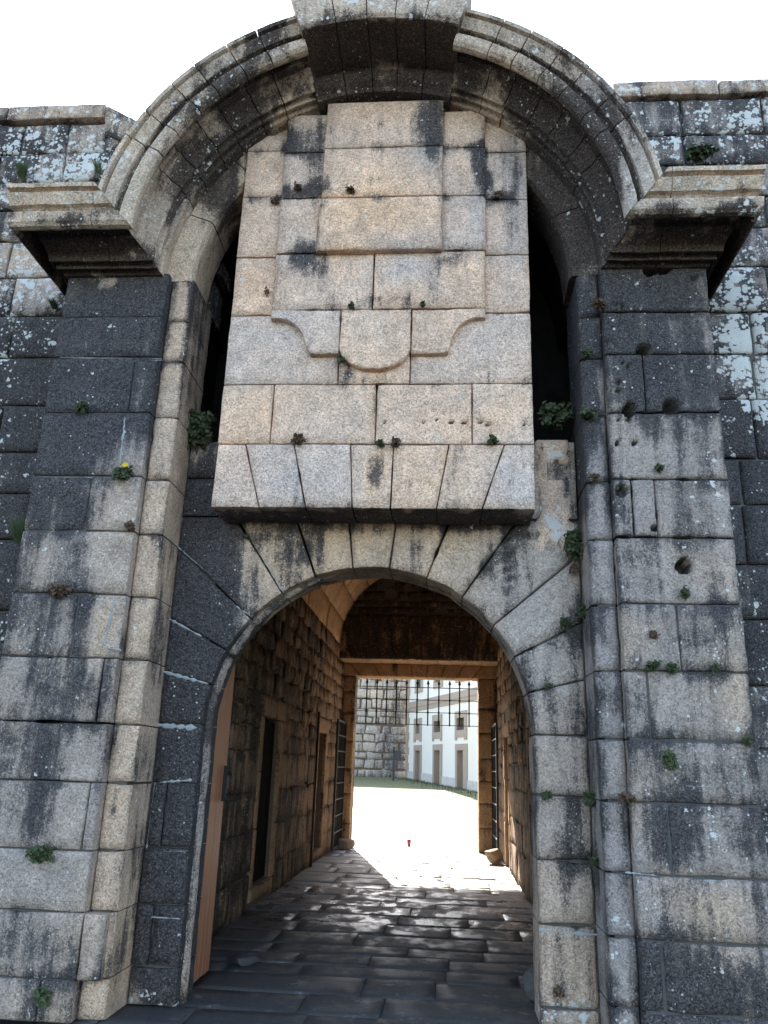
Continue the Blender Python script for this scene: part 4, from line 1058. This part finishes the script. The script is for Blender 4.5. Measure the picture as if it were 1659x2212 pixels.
# rocks
def rock(name, c, r, sq, label, cat='rock', mat=None, seed=0):
    n = 12; V = []; F = []
    for j in range(n + 1):
        th = math.pi * j / n
        for i in range(2 * n):
            ph = math.pi * i / n; d = np.array([math.sin(th) * math.cos(ph), math.sin(th) * math.sin(ph), math.cos(th)]); V.append(d)
    V = np.array(V); k = .72 + .5 * fbm(V + seed * 3.1, 1.6, seed); V = V * k[:, None] * np.array(sq) * r
    # break into facets
    for s in range(7):
        nrm = RNG.randn(3); nrm /= np.linalg.norm(nrm); dd = V @ nrm; lim = .62 * dd.max(); over = dd > lim; V[over] -= np.outer((dd[over] - lim) * .85, nrm)
    V[:, 2] -= V[:, 2].min(); V += np.array(c)
    for j in range(n):
        for i in range(2 * n): a = j * 2 * n; F.append((a + i, a + (i + 1) % (2 * n), a + 2 * n + (i + 1) % (2 * n), a + 2 * n + i))
    o = mesh_obj(name, V, F, mat or M['rock'], None); return tag(o, label, cat)
rock('rock', (-1.93, 10.95, -.01), .17, (1.15, .9, .95), 'tan rock wedged at the foot of the left iron gate leaf', seed=2)
rock('rock', (.90, 9.55, -.01), .19, (1.1, .9, .85), 'rounded tan rock holding the right iron gate leaf open in the sun', seed=5)
rock('stone_slab', (-1.66, 1.35, -.01), .16, (1.0, 1.1, .24), 'broken flat stone lying by the foot of the wooden door', 'stone', mat=M['sign'], seed=8)
rock('stone_block', (.72, .75, -.01), .15, (.8, 1.0, .9), 'dark stone lump behind the foot of the right jamb', 'stone', mat=M['mortar'], seed=11)
rock('pebble', (.15, 8.4, -.0), .03, (1, 1, .7), 'small pebble on the sunlit passage floor', 'pebble', seed=13)

# ------------------------------------------------------------------ plants in the joints
def plant(px, py, Y, wpx, hpx, kind, label, n=None, droop=.3, cat='plant', pos=None, name='wall_plant'):
    if pos is None: x, z = at(px, py, Y)
    else: x, Y, z = pos
    s = (Y + D) / FPX * 1.0
    W_, H_ = wpx * s / 2, hpx * s / 2
    n = int((n or 100) * 1.7)
    V = []; F = []; SV = MB(); ls = .010 + .00022 * wpx
    if kind == 'grass':
        for k in range(n // 3):
            a = random.uniform(-1, 1); bx = x + a * W_ * .35; tx_ = x + a * W_ + random.uniform(-.2, .2) * W_; hgt = random.uniform(.7, 2.) * H_; yo = -random.uniform(.0, .12)
            p0 = np.array([bx, Y, z - H_]); p1 = np.array([lerp(bx, tx_, .5), Y + yo * .6, z - H_ + hgt * .6]); p2 = np.array([tx_, Y + yo, z - H_ + hgt]); w_ = np.array([.004, 0, 0])
            b = len(V); V += [p0 - w_, p0 + w_, p1 + w_ * .7, p1 - w_ * .7, p2]; F += [(b, b + 1, b + 2, b + 3), (b + 3, b + 2, b + 4)]
    else:
        # stems fanning from the joint, leaves along them
        ns = max(5, n // 16)
        for q in range(ns):
            a = random.uniform(-1, 1); e = random.uniform(-1, 1) - droop * .4
            tip = np.array([x + a * W_ * random.uniform(.6, 1), Y - random.uniform(.02, .05 + W_ * .7), z + e * H_]); root = np.array([x + a * W_ * .2, Y + .01, z])
            midp = (root + tip) / 2 + np.array([0, -.02, .25 * H_])
            SV.tube([root, midp, tip], .0018, 4, False)
            for k in range(n // ns):
                t = random.uniform(.2, 1.); c = (1 - t) ** 2 * root + 2 * t * (1 - t) * midp + t * t * tip + RNG.randn(3) * ls * .55
                nr = RNG.randn(3) + np.array([0, -1.2, .6]); nr /= np.linalg.norm(nr); u = np.cross(nr, RNG.randn(3)); u /= np.linalg.norm(u); v = np.cross(nr, u)
                l = ls * random.uniform(.6, 1.25); b = len(V); V += [c - u * l, c + v * l * .6 + nr * l * .15, c + u * l, c - v * l * .6 + nr * l * .15]; F += [(b, b + 1, b + 2, b + 3)]
    m_ = {'leaf': M['leaf'], 'bright': M['leafb'], 'dry': M['leafd'], 'grass': M['leafb']}[kind]
    if not kind == 'grass' and wpx > 30:
        t = thing(name, label, cat, (x, Y, z), 'plants rooted in the wall joints'); mesh_obj('foliage', V, F, m_, t); SV.build('stems', M['leafd'], t)
        return t
    o = mesh_obj(name, np.array(V), F, m_, None, org=np.array([x, Y, z])); o['label'] = label; o['category'] = cat; o['group'] = 'plants rooted in the wall joints'; return o
PL = [
 (432, 935, .05, 90, 95, 'leaf', 'large dark green bush filling the foot of the left chain slot', 900),
 (1200, 905, .05, 90, 45, 'leaf', 'trailing green plant along the ledge in the right chain slot', 500),
 (1240, 1180, -.05, 58, 80, 'leaf', 'dense green tuft between arch wall and right pilaster, below the render patch', 700),
 (1238, 1226, -.03, 24, 34, 'dry', 'browning tail of leaves hanging under the dense tuft right of the arch', 90),
 (1255, 1322, -.05, 30, 42, 'leaf', 'green tuft in the corner joint right of the third voussoir', 200),
 (1218, 1348, -.02, 26, 36, 'leaf', 'small green tuft on the sloping joint of the right voussoirs', 160),
 (1186, 1484, -.02, 14, 16, 'leaf', 'tiny green sprig on the lower sloping joint of the right arch stones', 60),
 (645, 953, YA, 38, 28, 'dry', 'brown dried sprig on top of the second hood stone from the left', 160),
 (822, 962, YA, 24, 18, 'leaf', 'small sprig above the rust stain in the middle of the hood', 90),
 (855, 958, YA, 28, 24, 'dry', 'brown-green sprig just right of the rust stain on the hood', 130),
 (1066, 955, YA, 30, 26, 'leaf', 'sprig under the orange block at the right of the hood', 140),
 (760, 665, YB, 20, 26, 'leaf', 'upright sprig on top of the round boss of the carved bracket', 90),
 (912, 661, YB, 16, 14, 'leaf', 'tiny sprig on the joint above the right bracket wing', 60),
 (737, 776, YA - .02, 18, 34, 'leaf', 'sprig growing under the left end of the round boss', 110),
 (756, 415, YC, 30, 14, 'dry', 'flat brown moss tuft above the middle plaque', 80),
 (645, 410, YB, 22, 16, 'dry', 'brown moss tuft left of the middle plaque', 70),
 (593, 437, YA, 30, 18, 'dry', 'wispy dry tuft on the left edge column of the panel', 80),
 (1075, 427, YA, 34, 20, 'dry', 'brown moss tuft on the right edge column of the panel', 100),
 (578, 632, YA, 12, 22, 'dry', 'thin brown tuft beside the left end of the crest block', 50),
 (180, 884, PY, 40, 34, 'leaf', 'grey-green sprig on the left pilaster, above the pale vertical mortar line', 160),
 (270, 1028, PY, 54, 40, 'leaf', 'spreading green tuft with a yellow flower on the left pilaster', 260),
 (285, 1140, PY, 34, 22, 'dry', 'dry brown tuft two courses under the yellow flower', 110),
 (130, 1278, PY, 60, 36, 'dry', 'dry moss clump across a joint of the left pilaster', 260),
 (95, 1842, PY, 66, 30, 'leaf', 'wide flat green tuft low on the left pilaster', 240),
 (98, 2150, PY, 32, 40, 'bright', 'green clump near the foot of the left pilaster', 160),
 (278, 2015, .0, 34, 80, 'leaf', 'small leafy creeper low on the black left jamb', 150),
 (538, 1162, -.01, 12, 18, 'bright', 'tiny bright green sprig under the left end of the hood', 50),
 (1267, 768, SY, 30, 26, 'leaf', 'pale green tuft on the inner strip of the right pilaster', 140),
 (1292, 662, PY, 48, 30, 'dry', 'reddish brown succulent tuft high on the right pilaster', 180),
 (1268, 900, SY, 60, 26, 'leaf', 'trailing sprig at the inner edge of the right pilaster by the chain slot', 200),
 (1420, 1012, PY, 26, 26, 'leaf', 'small sprig under the grey drilled stone of the right pilaster', 90),
 (1478, 1285, PY, 24, 40, 'leaf', 'narrow green tuft under the notch in the right pilaster', 120),
 (1283, 1035, SY, 28, 30, 'dry', 'brown tuft in the pilaster strip right of the render patch', 90),
 (1408, 1372, PY, 26, 20, 'dry', 'grey-brown tuft on the joint beside the yellowish pilaster stone', 70),
 (1406, 1442, PY, 32, 24, 'leaf', 'left one of two tufts side by side on the right pilaster', 120),
 (1450, 1445, PY, 28, 28, 'leaf', 'right one of two tufts side by side on the right pilaster', 120),
 (1540, 1447, PY, 24, 20, 'leaf', 'faint tuft near the outer edge of the right pilaster', 70),
 (1444, 1642, PY, 34, 46, 'bright', 'bright green fern-like tuft above a vertical joint of the right pilaster', 260),
 (1610, 1600, PY, 28, 22, 'leaf', 'small tuft at the outer edge of the right pilaster, level with the bright fern', 80),
 (1272, 1722, -.1, 34, 38, 'leaf', 'green tuft in the corner between right jamb and pilaster, upper', 170),
 (1182, 1718, -.02, 34, 18, 'leaf', 'low moss tuft on top of a right jamb stone', 90),
 (1284, 1858, -.1, 26, 26, 'leaf', 'green tuft in the corner between right jamb and pilaster, lower', 110),
 (1350, 1722, PY, 50, 12, 'dry', 'string of dry roots along a joint of the right pilaster', 80),
 (1205, 2000 + 140, -.02, 30, 20, 'dry', 'dry moss on the lowest jamb stone right of the entrance', 80),
 (120, 660, .12, 28, 30, 'grass', 'small green grass tuft on the left rampart wall below the cornice', 200),
 (52, 372, .1, 42, 60, 'grass', 'upright dry-green grass tuft on the left rampart wall above the cornice', 400),
 (45, 1145, .1, 50, 80, 'grass', 'long green grass hanging at the left rampart wall beside the pilaster', 400),
 (1508, 342, .0, 80, 32, 'leaf', 'green weeds sprawling on top of the right cornice', 400),
 (215, 360, .0, 40, 60, 'grass', 'thin dry stalks behind the left cornice against the arch', 60),
]
for px, py, Y, w_, h_, kd, lab, n_ in PL: plant(px, py, Y, w_ * (.78 if w_ < 80 else 1), h_ * (.78 if w_ < 80 else 1), kd, lab, n_)
x_, z_ = at(272, 1006, PY - .06); b = MB(); b.tube([(x_, PY - .06, z_ - .04), (x_, PY - .065, z_)], .002, 5); 
for k in range(10):
    a = 2 * math.pi * k / 10; b.tube([(x_, PY - .07, z_), (x_ + .022 * math.cos(a), PY - .08, z_ + .018 * math.sin(a))], .006, 4)
tag(b.build('flower', M['yellow'], None), 'single yellow flower above the green tuft on the left pilaster', 'flower')

# grass along the courtyard edge
V = []; F = []
for k in range(1300):
    if k % 25: s_ = random.uniform(0, 16); p = A + dirb * s_ + nb * abs(random.gauss(.1, .5 + .02 * s_))
    else: p = np.array([random.uniform(-7, 1), random.uniform(18, 42)])
    zg = gz(p[1]) - .03; h = random.uniform(.04, .12); a = random.uniform(0, 6.28); w_ = .012
    b = len(V); V += [(p[0] - w_ * math.cos(a), p[1] - w_ * math.sin(a), zg), (p[0] + w_ * math.cos(a), p[1] + w_ * math.sin(a), zg), (p[0] + random.uniform(-.05, .05), p[1] + random.uniform(-.05, .05), zg + h)]; F.append((b, b + 1, b + 2))
tag(mesh_obj('grass', V, F, M['leafb'], None), 'short green weeds growing along the foot of the white building', 'grass', kind='stuff')
